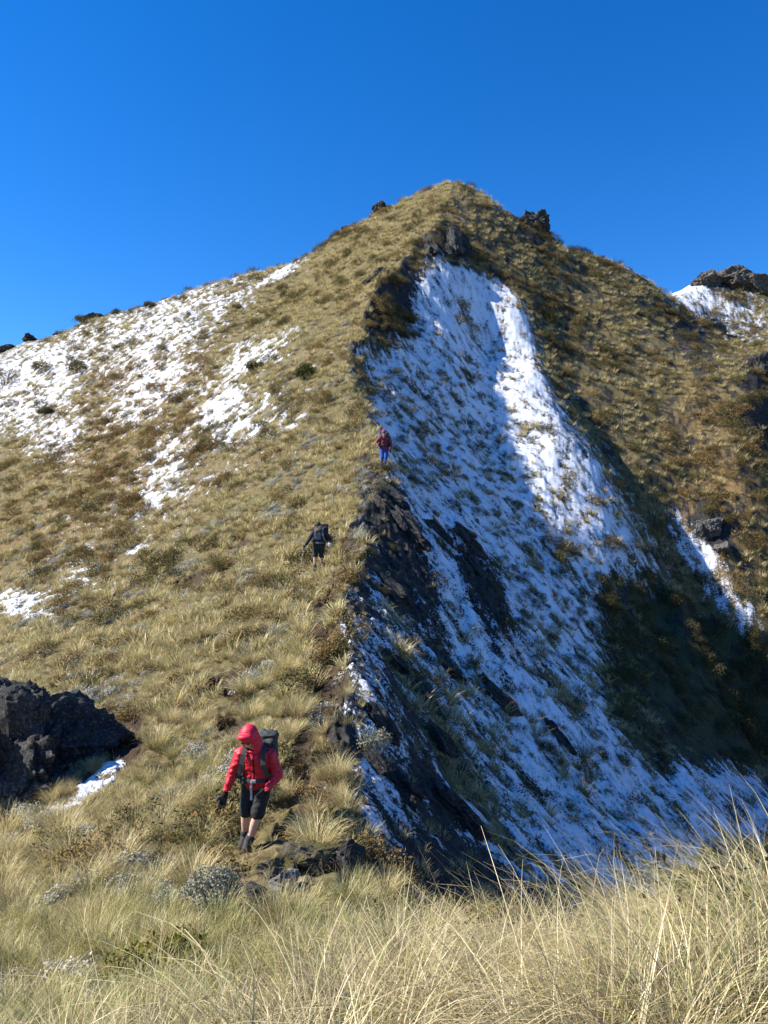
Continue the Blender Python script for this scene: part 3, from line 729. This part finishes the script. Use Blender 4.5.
def shrub(name, label, px, py, d, h, rad, n, lw, mat, seed, group=None):
    x, z = at(px, py, d); r_ = empty(name, (x, d, ground(x, d)))
    c, q, t = leaf_clump(n, h, rad, lw, seed)
    f = attr_mesh('foliage', c, q, mat, {'t': t}, r_)
    link('stem', stems_mesh('stem', 14, h, rad, seed, M_STEM), None, r_)
    return tag(r_, label, 'shrub', group)
shrub('daisy_shrub', 'rounded silvery grey leafy shrub below the red hiker', 214, 905, fit_depth(214, 912, 7.2), .40, .30, 3600, .015, M_DAISY, 1)
shrub('green_bush', 'dark green round bush high on the sunlit slope', 307, 378, fit_depth(307, 380, 49), .95, .85, 1500, .07, M_GREEN, 2)
shrub('daisy_shrub', 'pale bluish shrub in the shade just over the crest beside the trail', 374, 748, fit_depth(370, 752, 13), .42, .34, 1800, .02, M_DAISY, 3)
shrub('mossy_shrub', 'low yellow-green mossy shrub on the near knoll at lower left', 165, 975, fit_depth(165, 985, 5.4), .20, .42, 1500, .022, grass_mat('moss green leaf', (.10, .105, .018), (.06, .07, .014), (.15, .14, .03), (.02, .02, .008), .15), 4)
for k, (px, py, d, s) in enumerate([(82, 340, 113, 1.5), (78, 405, 90, 1.6), (42, 385, 98, 1.5), (5, 388, 100, 2.2), (118, 325, 115, 1.2), (255, 392, 58, .8), (150, 358, 104, 1.0), (45, 300 + 130, 80, 1.0)]):
    lb = ['dark bush on the snow just below the left skyline', 'large dark bush at the lower edge of the left snowfield', 'dark bush in the middle of the left snowfield', 'dark bush at the left picture edge beside the snowfield',
          'small dark bush near the top of the left snowfield', 'dark bush beside the snow patch in the middle of the sunlit slope', 'small dark bush within the upper left snow', 'small dark bush below the left snowfield'][k]
    shrub('dark_bush', lb, px, py, d, s * .8, s, 900, .10, M_SHRUB, 20 + k)

# ------------------------------------------------------------------ tussocks standing on the nearest knoll
TOP = np.array([(-60, 1010), (0, 1000), (200, 952), (330, 912), (430, 888), (560, 888), (620, 876), (680, 846), (768, 828), (850, 815)], float)
tus = [blades(360, 1.0, .50, .0058, 9, seed=300 + k, droop=1.75 + .12 * k, lean=((-.14, .1, -.2, .05, -.1, .18)[k], (-.1, .1, .05, -.15, .0, .1)[k]), h_var=.6) for k in range(6)]
tus_me = []
trng = random.Random(17)
nt = 0
for k in range(900):
    if nt >= 95: break
    d = trng.uniform(1.75, 5.4); px = trng.uniform(-70, 850)
    kx = (px - 384) / FPX; x = kx * d; gz0 = ground(x, d)
    yt = float(np.interp(px, TOP[:, 0], TOP[:, 1])) + trng.uniform(-4, 55)
    hh = (HOR - yt) / FPX * d - gz0
    if hh < .30 or hh > .98: continue
    if px < 300 and (d > 3.2 or trng.random() < .5): continue
    hh = hh * 1.24
    nt += 1
    if len(tus_me) < 6:
        c, q, t = tus[len(tus_me)]
        o = attr_mesh('tall_tussock', c, q, M_STRAW, {'t': t}); tus_me.append(o.data)
    else:
        o = link('tall_tussock', tus_me[trng.randrange(6)])
    w_ = trng.uniform(.85, 1.2)
    o.location = (x, d, gz0); o.scale = (hh * w_, hh * w_, hh); o.rotation_euler = (0, 0, trng.uniform(0, 6.28))
    tag(o, 'pale straw tussock with long arching blades on the nearest knoll', 'tussock', 'tall tussocks on the nearest knoll')
print('tussocks', nt)
tus2 = []
nt = 0
for k in range(600):                                              # big tussocks beside the trail
    if nt >= 90: break
    d = 8.5 + 14 * trng.random() ** 1.2; x = float(crest_x(np.array([d]))[0]) - .15 - 9 * trng.random() ** 1.3 * (d / 14)
    f = fields(np.array([x]), np.array([d]))
    if f['snow'][0] > -.05 or f['rock'][0] > -.02 or f['dirt'][0] > .05: continue
    px_, py_ = float(f['px'][0]), float(f['py'][0])
    if px_ < -20 or (215 < px_ < 300 and 780 < py_ < 885) or (px_ < 150 and 690 < py_ < 830): continue
    nt += 1
    if len(tus2) < 5:
        c, q, t = blades(260, .52, .42, .0075, 6, seed=500 + len(tus2), droop=.95); o = attr_mesh('trail_tussock', c, q, M_GOLD, {'t': t}); tus2.append(o.data)
    else: o = link('trail_tussock', tus2[trng.randrange(5)])
    s = trng.uniform(.75, 1.25); o.location = (x, d, float(f['z'][0])); o.scale = (s, s, s * trng.uniform(.85, 1.1)); o.rotation_euler = (0, 0, trng.uniform(0, 6.28))
    tag(o, 'golden tussock clump on the sunlit slope beside the trail', 'tussock', 'tussock clumps beside the ridge trail')

# ------------------------------------------------------------------ people
def capsule(bm, p0, r0, p1, r1, seg=14, sy=1.0):
    p0, p1 = Vector(p0), Vector(p1); ax = (p1 - p0); L = ax.length
    q = ax.to_track_quat('Z', 'X') if L > 1e-6 else Matrix.Identity(3).to_quaternion()
    rings = []
    prof = [(-r0 * math.cos(a), r0 * math.sin(a)) for a in np.linspace(.25, 1.57, 4)] + [(L + r1 * math.sin(a), r1 * math.cos(a)) for a in np.linspace(0, 1.32, 4)]
    for (zz, rr) in prof:
        rings.append([bm.verts.new(p0 + q @ Vector((rr * math.cos(t), rr * math.sin(t) * sy, zz))) for t in np.linspace(0, 2 * math.pi, seg, endpoint=False)])
    for a, b in zip(rings[:-1], rings[1:]):
        for i in range(seg): bm.faces.new((a[i], a[(i + 1) % seg], b[(i + 1) % seg], b[i]))
    bm.faces.new(rings[0][::-1]); bm.faces.new(rings[-1])

def ellipsoid(bm, c, r, rot=(0, 0, 0)):
    m = Matrix.Translation(Vector(c)) @ Euler(rot).to_matrix().to_4x4() @ Matrix.Diagonal((*r, 1))
    bmesh.ops.create_uvsphere(bm, u_segments=20, v_segments=14, radius=1, matrix=m)

def fuse(name, bm, mat, voxel=.012, smooth=3, parent=None, wrinkle=0.0, seed=0, cut=None):
    """all the overlapping volumes in bm become one continuous skin"""
    bmesh.ops.recalc_face_normals(bm, faces=bm.faces)
    me = bpy.data.meshes.new(name); bm.to_mesh(me); bm.free()
    o = bpy.data.objects.new(name, me); COL.objects.link(o)
    r_ = o.modifiers.new('r', 'REMESH'); r_.mode = 'VOXEL'; r_.voxel_size = voxel; r_.use_smooth_shade = True
    if smooth:
        s = o.modifiers.new('s', 'SMOOTH'); s.factor = .5; s.iterations = smooth
    dg = bpy.context.evaluated_depsgraph_get()
    me2 = bpy.data.meshes.new_from_object(o.evaluated_get(dg))
    o.modifiers.clear(); o.data = me2; bpy.data.meshes.remove(me); me2.name = name
    if wrinkle:
        for v in me2.vertices:
            q = v.co * 9 + Vector((seed, 0, 0)); q.z *= 1.8
            v.co += v.normal * (abs(mn.noise(q)) - .25) * wrinkle
    if cut is not None:
        b = bmesh.new(); b.from_mesh(me2)
        for (pc, pn) in cut:
            bmesh.ops.bisect_plane(b, geom=b.verts[:] + b.edges[:] + b.faces[:], plane_co=pc, plane_no=pn, clear_outer=True)
        b.to_mesh(me2); b.free()
    me2.materials.clear(); me2.materials.append(mat)
    for p in me2.polygons: p.use_smooth = True
    if parent: o.parent = parent
    return o

def lerp(a, b, t): return tuple(a[i] + (b[i] - a[i]) * t for i in range(3))

def hand_bm(bm, w, fdir, side, r=1.0, curl=.5):
    """palm, four unequal bent fingers and a thumb from wrist w along fdir"""
    f = Vector(fdir).normalized(); lat = f.cross(Vector((0, 1, 0)))
    lat = (lat if lat.length > .1 else Vector((1, 0, 0))).normalized(); nor = lat.cross(f).normalized()
    w = Vector(w); pc = w + f * .05
    for k in (-1, 0, 1): capsule(bm, w + lat * k * .018, .020 * r, w + f * .085 + lat * k * .026, .017 * r, 10)
    for k, (off, L) in enumerate(((-.034, .075), (-.012, .088), (.012, .082), (.033, .064))):
        p = w + f * .088 + lat * off; d_ = f.copy()
        for s_ in range(3):
            d_ = (d_ + nor * curl * .45 * side).normalized(); e = p + d_ * L * (.45, .32, .25)[s_]
            capsule(bm, p, .0105 * r, e, .0095 * r, 8); p = e
    p = w + f * .03 + lat * -.028; e = p + (f * .6 - lat * .8 + nor * .3 * side).normalized() * .045; capsule(bm, p, .0135 * r, e, .012 * r, 8)
    capsule(bm, e, .012 * r, e + (f * .9 - lat * .3 + nor * .4 * side).normalized() * .035, .0105 * r, 8)

M_SKIN = plain('skin', (.54, .33, .245), .55, .4, .08, 14, .1)
M_RED = plain('red shell jacket', (.50, .012, .028), .5, .4, .22, 11, 1.0)
M_REDH = plain('red hood', (.62, .018, .045), .55, .35, .10, 22, .4)
M_BLACK = plain('black shorts cloth', (.014, .015, .018), .75, .3, .3, 40, .4)
M_GLOVE = plain('black glove knit', (.010, .010, .012), .85, .2, .3, 60, .5)
M_BOOT = plain('dark trail shoe', (.03, .027, .025), .7, .3, .4, 50, .5)
M_SOCK = plain('dark grey sock', (.06, .06, .06), .95, .1, .2, 90, .5)
M_PACK = plain('charcoal pack cloth', (.035, .042, .040), .7, .3, .35, 25, .5)
M_WEB = plain('grey webbing', (.32, .31, .29), .8, .2, .15, 60, .3)
M_LENS = plain('dark lens', (.01, .01, .012), .15, .6, .1, 20, 0)
M_BEARD = plain('brown hair', (.07, .045, .03), .9, .2, .4, 80, .6)

def person(name, label, loc, rz, J, mats, legs='shorts', hood=None, cap=None, poles=(), wr=.02, face=True):
    """J: named joint positions in metres, standing at the origin, facing -Y"""
    V_ = lambda k: Vector(J[k])
    hd = V_('head'); ft = Vector(J['look']).normalized(); upv = Vector((0, 0, 1)); sd = ft.cross(upv).normalized() * -1; up2 = sd.cross(ft).normalized() * -1
    if up2.z < 0: up2 = -up2
    # one continuous body
    b = bmesh.new()
    ellipsoid(b, hd, (.078, .098, .115)); capsule(b, hd - up2 * .05 + ft * .045, .055, hd - up2 * .085 + ft * .06, .036)       # skull, jaw, chin
    capsule(b, hd + ft * .10 + up2 * .018, .010, hd + ft * .118 - up2 * .022, .016, 8)                                         # nose
    for s in (-1, 1):
        ellipsoid(b, hd + sd * s * .080 - ft * .005, (.012, .022, .032)); ellipsoid(b, hd + sd * s * .032 + ft * .088 + up2 * .028, (.024, .014, .010))
        ellipsoid(b, hd + sd * s * .035 + ft * .078 - up2 * .015, (.026, .02, .024))
    ellipsoid(b, hd + ft * .098 - up2 * .056, (.026, .010, .010))                                                               # lips
    capsule(b, V_('neck'), .062, hd - up2 * .05 - ft * .01, .055)
    capsule(b, V_('pelvis'), .135, lerp(J['pelvis'], J['neck'], .55), .125); capsule(b, lerp(J['pelvis'], J['neck'], .5), .12, lerp(J['pelvis'], J['neck'], .9), .10)
    for s in 'rl':
        capsule(b, lerp(J['neck'], J['sho_' + s], .2), .07, V_('sho_' + s), .065); capsule(b, V_('sho_' + s), .058, V_('elb_' + s), .043); capsule(b, V_('elb_' + s), .042, V_('wri_' + s), .029)
        hand_bm(b, V_('wri_' + s), J['hand_' + s], 1 if s == 'l' else -1, .92)
        capsule(b, V_('hip_' + s), .095, V_('kne_' + s), .060); capsule(b, V_('kne_' + s), .056, lerp(J['kne_' + s], J['ank_' + s], .30), .059)
        capsule(b, lerp(J['kne_' + s], J['ank_' + s], .30), .058, V_('ank_' + s), .036); capsule(b, V_('ank_' + s), .04, Vector(J['ank_' + s]) + Vector((0, -.15, -.05)), .034)
    body = fuse(name, b, M_SKIN, .009, 2)
    body.location = loc; body.rotation_euler = (0, 0, rz)
    # jacket
    b = bmesh.new(); pe, nk = J['pelvis'], J['neck']
    for k, t in enumerate((.12, .32, .55, .78)):
        c = lerp(pe, nk, t); w_ = (.215, .205, .21, .205)[k]; ellipsoid(b, (c[0], c[1], c[2]), (w_, .16, .15))
    ellipsoid(b, lerp(pe, nk, -.02), (.205, .16, .10))
    capsule(b, V_('sho_r'), .095, V_('sho_l'), .095, sy=.9); capsule(b, lerp(pe, nk, .8), .13, nk, .09)
    for s in 'rl':
        capsule(b, V_('sho_' + s), .088, V_('elb_' + s), .072); capsule(b, V_('elb_' + s), .072, lerp(J['elb_' + s], J['wri_' + s], .98), .047)
    jk = fuse('jacket', b, mats['jacket'], .012, 4, body, wr * 1.6, 3, cut=[(Vector(pe) + Vector((0, 0, -.06)), Vector((0, 0, -1)))])
    from mathutils.bvhtree import BVHTree
    bv = BVHTree.FromPolygons([v.co for v in jk.data.vertices], [tuple(p.vertices) for p in jk.data.polygons]); zp = []
    for t in np.linspace(.02, .93, 14):
        c = lerp(pe, nk, t); h_ = bv.ray_cast(Vector((c[0], -2, c[2])), Vector((0, 1, 0)))
        if h_[0] is not None: zp.append(h_[0] + Vector((0, -.003, 0)))
    if len(zp) > 3: strap_mesh('zip', zp, .016, .006, M_GLOVE, body)
    if hood:
        b = bmesh.new(); ellipsoid(b, hd - ft * .025 + up2 * .025, (.128, .135, .150)); capsule(b, hd - ft * .03 - up2 * .04, .125, nk, .125)
        ellipsoid(b, hd + ft * .055 + up2 * .085, (.115, .085, .05))                                                          # peak of the hood
        h = fuse('hood', b, hood, .010, 3, body, .008, 9)
        # open the face
        bb = bmesh.new(); bb.from_mesh(h.data)
        dl = [v for v in bb.verts if (v.co - hd).dot(ft) > .045 and -.13 < (v.co - hd).dot(up2) < .028 and abs((v.co - hd).dot(sd)) < .075]
        bmesh.ops.delete(bb, geom=dl, context='VERTS'); bb.to_mesh(h.data); bb.free()
        so = h.modifiers.new('thick', 'SOLIDIFY'); so.thickness = .006; so.offset = -1
    if cap:
        b = bmesh.new(); ellipsoid(b, hd + up2 * .045 - ft * .005, (.094, .112, .09)); ellipsoid(b, hd + up2 * .045 + ft * .13, (.075, .075, .012))
        fuse('cap', b, cap, .008, 2, body)
    # sunglasses
    if face:
        b = bmesh.new()
        for s in (-1, 1): ellipsoid(b, hd + sd * s * .036 + ft * .100 + up2 * .022, (.034, .012, .022)); capsule(b, hd + sd * s * .066 + ft * .09 + up2 * .025, .005, hd + sd * s * .082 - ft * .01 + up2 * .02, .004, 6)
        capsule(b, hd - sd * .02 + ft * .108 + up2 * .026, .005, hd + sd * .02 + ft * .108 + up2 * .026, .005, 6)
        fuse('sunglasses', b, M_LENS, .004, 1, body)
    # lower clothes
    b = bmesh.new(); capsule(b, V_('hip_r'), .125, V_('hip_l'), .125); ellipsoid(b, Vector(pe) + Vector((0, 0, -.0)), (.18, .14, .15))
    for s in 'rl':
        if legs == 'shorts': capsule(b, V_('hip_' + s), .115, lerp(J['hip_' + s], J['kne_' + s], .88), .098)
        else: capsule(b, V_('hip_' + s), .115, V_('kne_' + s), .085); capsule(b, V_('kne_' + s), .083, lerp(J['kne_' + s], J['ank_' + s], .92), .062)
    fuse('shorts' if legs == 'shorts' else 'trousers', b, mats['legs'], .011, 3, body, .012, 5)
    for s in 'rl':
        a = Vector(J['ank_' + s])
        b = bmesh.new(); capsule(b, a + Vector((0, .03, -.045)), .056, a + Vector((0, -.17, -.055)), .052); capsule(b, a + Vector((0, 0, .05)), .056, a + Vector((0, .02, -.04)), .058)
        capsule(b, a + Vector((0, 0, .03)), .06, a + Vector((0, -.13, -.035)), .056); ellipsoid(b, a + Vector((0, -.06, -.085)), (.05, .165, .022)); fuse('shoe', b, M_BOOT, .010, 1, body)
        if legs == 'shorts':
            b = bmesh.new(); capsule(b, a + (Vector(J['kne_' + s]) - a) * .26, .062, a, .055); fuse('sock', b, M_SOCK, .009, 1, body)
        b = bmesh.new(); hand_bm(b, V_('wri_' + s), J['hand_' + s], 1 if s == 'l' else -1, 1.25); capsule(b, lerp(J['elb_' + s], J['wri_' + s], .88), .04, V_('wri_' + s), .036)
        fuse('glove', b, mats['glove_' + s], .006, 1, body)
    return tag(body, label, 'person')

def box_bm(bm, c, s, rot=(0, 0, 0), bev=.03):
    b2 = bmesh.new(); bmesh.ops.create_cube(b2, size=1)
    for v in b2.verts: v.co = Vector((v.co.x * s[0], v.co.y * s[1], v.co.z * s[2]))
    bmesh.ops.bevel(b2, geom=b2.edges[:], offset=bev, segments=3, affect='EDGES', profile=.6)
    b2.transform(Matrix.Translation(Vector(c)) @ Euler(rot).to_matrix().to_4x4())
    me = bpy.data.meshes.new('t'); b2.to_mesh(me); b2.free(); bm.from_mesh(me); bpy.data.meshes.remove(me)

def strap_mesh(name, pts, w, th, mat, parent):
    bm = bmesh.new(); prev = None
    P = [Vector(p) for p in pts]
    for i, p in enumerate(P):
        tg = (P[min(i + 1, len(P) - 1)] - P[max(i - 1, 0)]).normalized(); la = tg.cross(Vector((0, -1, .2))).normalized(); no = la.cross(tg).normalized()
        q = [bm.verts.new(p + la * a * w / 2 + no * c * th / 2) for a, c in ((-1, -1), (1, -1), (1, 1), (-1, 1))]
        if prev:
            for k in range(4): bm.faces.new((prev[k], prev[(k + 1) % 4], q[(k + 1) % 4], q[k]))
        else: bm.faces.new(q[::-1])
        prev = q
    bm.faces.new(prev)
    bmesh.ops.recalc_face_normals(bm, faces=bm.faces)
    me = bpy.data.meshes.new(name); bm.to_mesh(me); bm.free(); return link(name, me, mat, parent)

def backpack(label, loc, rz, J, mat, strapm, size=(.32, .22, .56), off=(0.02, .27, .36), tail=False, chest=None):
    r_ = empty('backpack', loc, rz); pe, nk = J['pelvis'], J['neck']; lean = -math.atan2(nk[1] - pe[1], nk[2] - pe[2])
    c = (pe[0] + off[0], pe[1] + off[1], pe[2] + off[2])
    b = bmesh.new(); box_bm(b, c, size, (lean, 0, 0), .07); box_bm(b, (c[0], c[1] + .02, c[2] + size[2] * .5), (size[0] * .95, size[1] * 1.05, .15), (lean, 0, 0), .05)
    fuse('pack_body', b, mat, .014, 3, r_, .03, 4)
    b = bmesh.new(); box_bm(b, (c[0], c[1] + size[1] * .52, c[2] - .06), (size[0] * .75, .09, size[2] * .5), (lean, 0, 0), .035); fuse('pocket', b, mat, .012, 2, r_, .015)
    for s, q in (('r', -1), ('l', 1)):
        sh = Vector(J['sho_' + s]); m_ = sh.lerp(Vector(nk), .38)
        pts = [m_ + Vector((0, .14, .04)), m_ + Vector((0, .05, .115)), m_ + Vector((0, -.06, .10)), m_ + Vector((q * .005, -.135, .0)), m_ + Vector((q * .02, -.165, -.12)), m_ + Vector((q * .06, -.14, -.25)), m_ + Vector((q * .12, -.02, -.34)), m_ + Vector((q * .08, .14, -.36))]
        strap_mesh('shoulder_strap', pts, .062, .016, strapm, r_)
    hb = [(pe[0] + .215 * math.sin(a), pe[1] - .185 * math.cos(a) * (1 if abs(a) < 1.7 else .9), pe[2] + .075) for a in np.linspace(-2.5, 2.5, 17)]
    strap_mesh('hip_belt', hb, .055, .016, strapm, r_)
    b = bmesh.new(); box_bm(b, (pe[0] - .16, pe[1] - .13, pe[2] + .07), (.10, .07, .10), (0, 0, -.8), .02); fuse('belt_pouch', b, mat, .010, 1, r_)
    if tail:
        strap_mesh('webbing_tail', [(pe[0] - .03, pe[1] - .20, pe[2] + .09), (pe[0] - .035, pe[1] - .21, pe[2]), (pe[0] - .03, pe[1] - .20, pe[2] - .10), (pe[0] - .035, pe[1] - .195, pe[2] - .17)], .03, .006, M_WEB, r_)
        b = bmesh.new(); box_bm(b, (pe[0], pe[1] - .205, pe[2] + .078), (.07, .02, .045), (0, 0, 0), .006); fuse('buckle', b, M_WEB, .005, 1, r_)
    if chest:
        b = bmesh.new(); box_bm(b, (pe[0] - .02, pe[1] - .19, pe[2] + .30), (.20, .08, .22), (.1, 0, 0), .025); fuse('chest_pouch', b, chest, .010, 2, r_, .01)
    return tag(r_, label, 'backpack')

def pole(label, loc, rz, top, tip):
    r_ = empty('trekking_pole', loc, rz); t, e = Vector(top), Vector(tip)
    b = bmesh.new(); capsule(b, t, .011, e, .007, 10); me = bpy.data.meshes.new('shaft'); b.to_mesh(me); b.free(); link('shaft', me, M_WEB, r_)
    b = bmesh.new(); capsule(b, t + (t - e).normalized() * .05, .020, t - (t - e).normalized() * .10, .016, 10); me = bpy.data.meshes.new('grip'); b.to_mesh(me); b.free(); link('grip', me, M_GLOVE, r_)
    b = bmesh.new(); capsule(b, e + (t - e).normalized() * .07, .035, e + (t - e).normalized() * .075, .035, 10); me = bpy.data.meshes.new('basket'); b.to_mesh(me); b.free(); link('basket', me, M_GLOVE, r_)
    return tag(r_, label, 'trekking pole')

# the hiker in red
d1 = 10.5; x1, _z = at(254, 848, d1); l1 = (x1, d1, ground(x1, d1) + .02)
J1 = dict(head=(-.03, -.17, 1.515), look=(-.25, -1, -.85), neck=(.03, -.05, 1.335), pelvis=(.03, .05, .86), sho_r=(-.175, -.05, 1.27), sho_l=(.225, -.03, 1.265),
          elb_r=(-.29, -.06, .985), wri_r=(-.365, -.14, .745), hand_r=(-.25, -.15, -1), elb_l=(.335, -.02, 1.00), wri_l=(.215, -.17, .845), hand_l=(-.75, -.25, -.7),
          hip_r=(-.07, .05, .83), hip_l=(.12, .04, .83), kne_r=(-.115, -.02, .46), kne_l=(.07, -.13, .47), ank_r=(-.155, .10, .09), ank_l=(-.05, -.13, .09))
person('person', 'hiker in a red hooded jacket and black shorts walking down the grassy ridge', l1, -.10, J1,
       dict(jacket=M_RED, legs=M_BLACK, glove_r=M_GLOVE, glove_l=M_GLOVE), 'shorts', hood=M_REDH)
backpack('charcoal backpack worn by the hiker in the red jacket', l1, -.10, J1, M_PACK, M_PACK, size=(.28, .20, .36), off=(.075, .26, .37), tail=True)

# the hiker in black, further up
d2 = fit_depth(318, 573, 26); x2, _z = at(318, 573, d2); l2 = (x2, d2, ground(x2, d2) + .03)
M_DJ = plain('black jacket', (.016, .016, .022), .7, .3, .3, 25, .5); M_DS = plain('dark patterned shorts', (.025, .028, .027), .8, .2, .5, 12, .3)
M_GREYP = plain('slate grey pouch', (.13, .135, .17), .8, .2, .2, 25, .3); M_GRG = plain('grey green glove', (.16, .20, .15), .9, .1, .2, 50, .4); M_PALEG = plain('pale grey glove', (.42, .40, .42), .9, .1, .2, 50, .4)
J2 = dict(head=(.02, -.14, 1.57), look=(-.6, -1, -.35), neck=(.04, -.04, 1.40), pelvis=(.03, .05, .90), sho_r=(-.16, -.05, 1.33), sho_l=(.24, -.03, 1.32),
          elb_r=(-.31, -.04, 1.09), wri_r=(-.42, -.20, .90), hand_r=(-.45, -.4, -.8), elb_l=(.42, .02, 1.10), wri_l=(.42, -.20, .99), hand_l=(0, -.5, -.85),
          hip_r=(-.07, .05, .86), hip_l=(.12, .04, .86), kne_r=(-.09, -.14, .50), kne_l=(.13, .0, .48), ank_r=(-.10, -.10, .09), ank_l=(.12, .26, .12))
person('person', 'hiker all in black with bare calves coming down the middle of the sunlit slope', l2, 0, J2,
       dict(jacket=M_DJ, legs=M_DS, glove_r=M_GRG, glove_l=M_PALEG), 'shorts', cap=M_DJ)
backpack('dark backpack with a grey chest pouch on the hiker in black', l2, 0, J2, M_DJ, M_GREYP, off=(.14, .27, .38), chest=M_GREYP)
pole('grey trekking pole held by the hiker in black', l2, 0, (-.455, -.25, .83), (-.62, -.42, -.15))

# the highest hiker, at the edge of the snow
d3 = fit_depth(385, 468, 34); x3, _z = at(384, 468, d3); l3 = (x3, d3, ground(x3, d3) + .03)
M_MAR = plain('maroon jacket', (.20, .025, .05), .7, .3, .2, 25, .5); M_BLUE = plain('blue trousers', (.012, .055, .26), .75, .3, .2, 25, .4); M_PINK = plain('pinkish red hat', (.36, .06, .09), .85, .2, .2, 60, .4)
M_GREENG = plain('green glove', (.05, .22, .14), .9, .1, .2, 50, .4)
J3 = dict(head=(.0, -.10, 1.56), look=(-.15, -1, -.4), neck=(.01, -.03, 1.39), pelvis=(.01, .04, .90), sho_r=(-.19, -.03, 1.32), sho_l=(.21, -.03, 1.32),
          elb_r=(-.34, -.02, 1.10), wri_r=(-.24, -.20, .98), hand_r=(.1, -.4, -.8), elb_l=(.30, .0, 1.06), wri_l=(.27, -.14, .86), hand_l=(0, -.3, -1),
          hip_r=(-.08, .04, .86), hip_l=(.10, .04, .86), kne_r=(-.07, -.05, .48), kne_l=(.08, -.10, .48), ank_r=(-.06, .05, .09), ank_l=(.02, -.12, .09))
person('person', 'hiker in a maroon jacket and blue trousers standing highest on the ridge trail', l3, 0, J3,
       dict(jacket=M_MAR, legs=M_BLUE, glove_r=M_GREENG, glove_l=M_DJ), 'trousers', cap=M_PINK)
backpack('dark backpack worn by the hiker in blue trousers', l3, 0, J3, M_DJ, M_DJ, off=(.06, .26, .36))
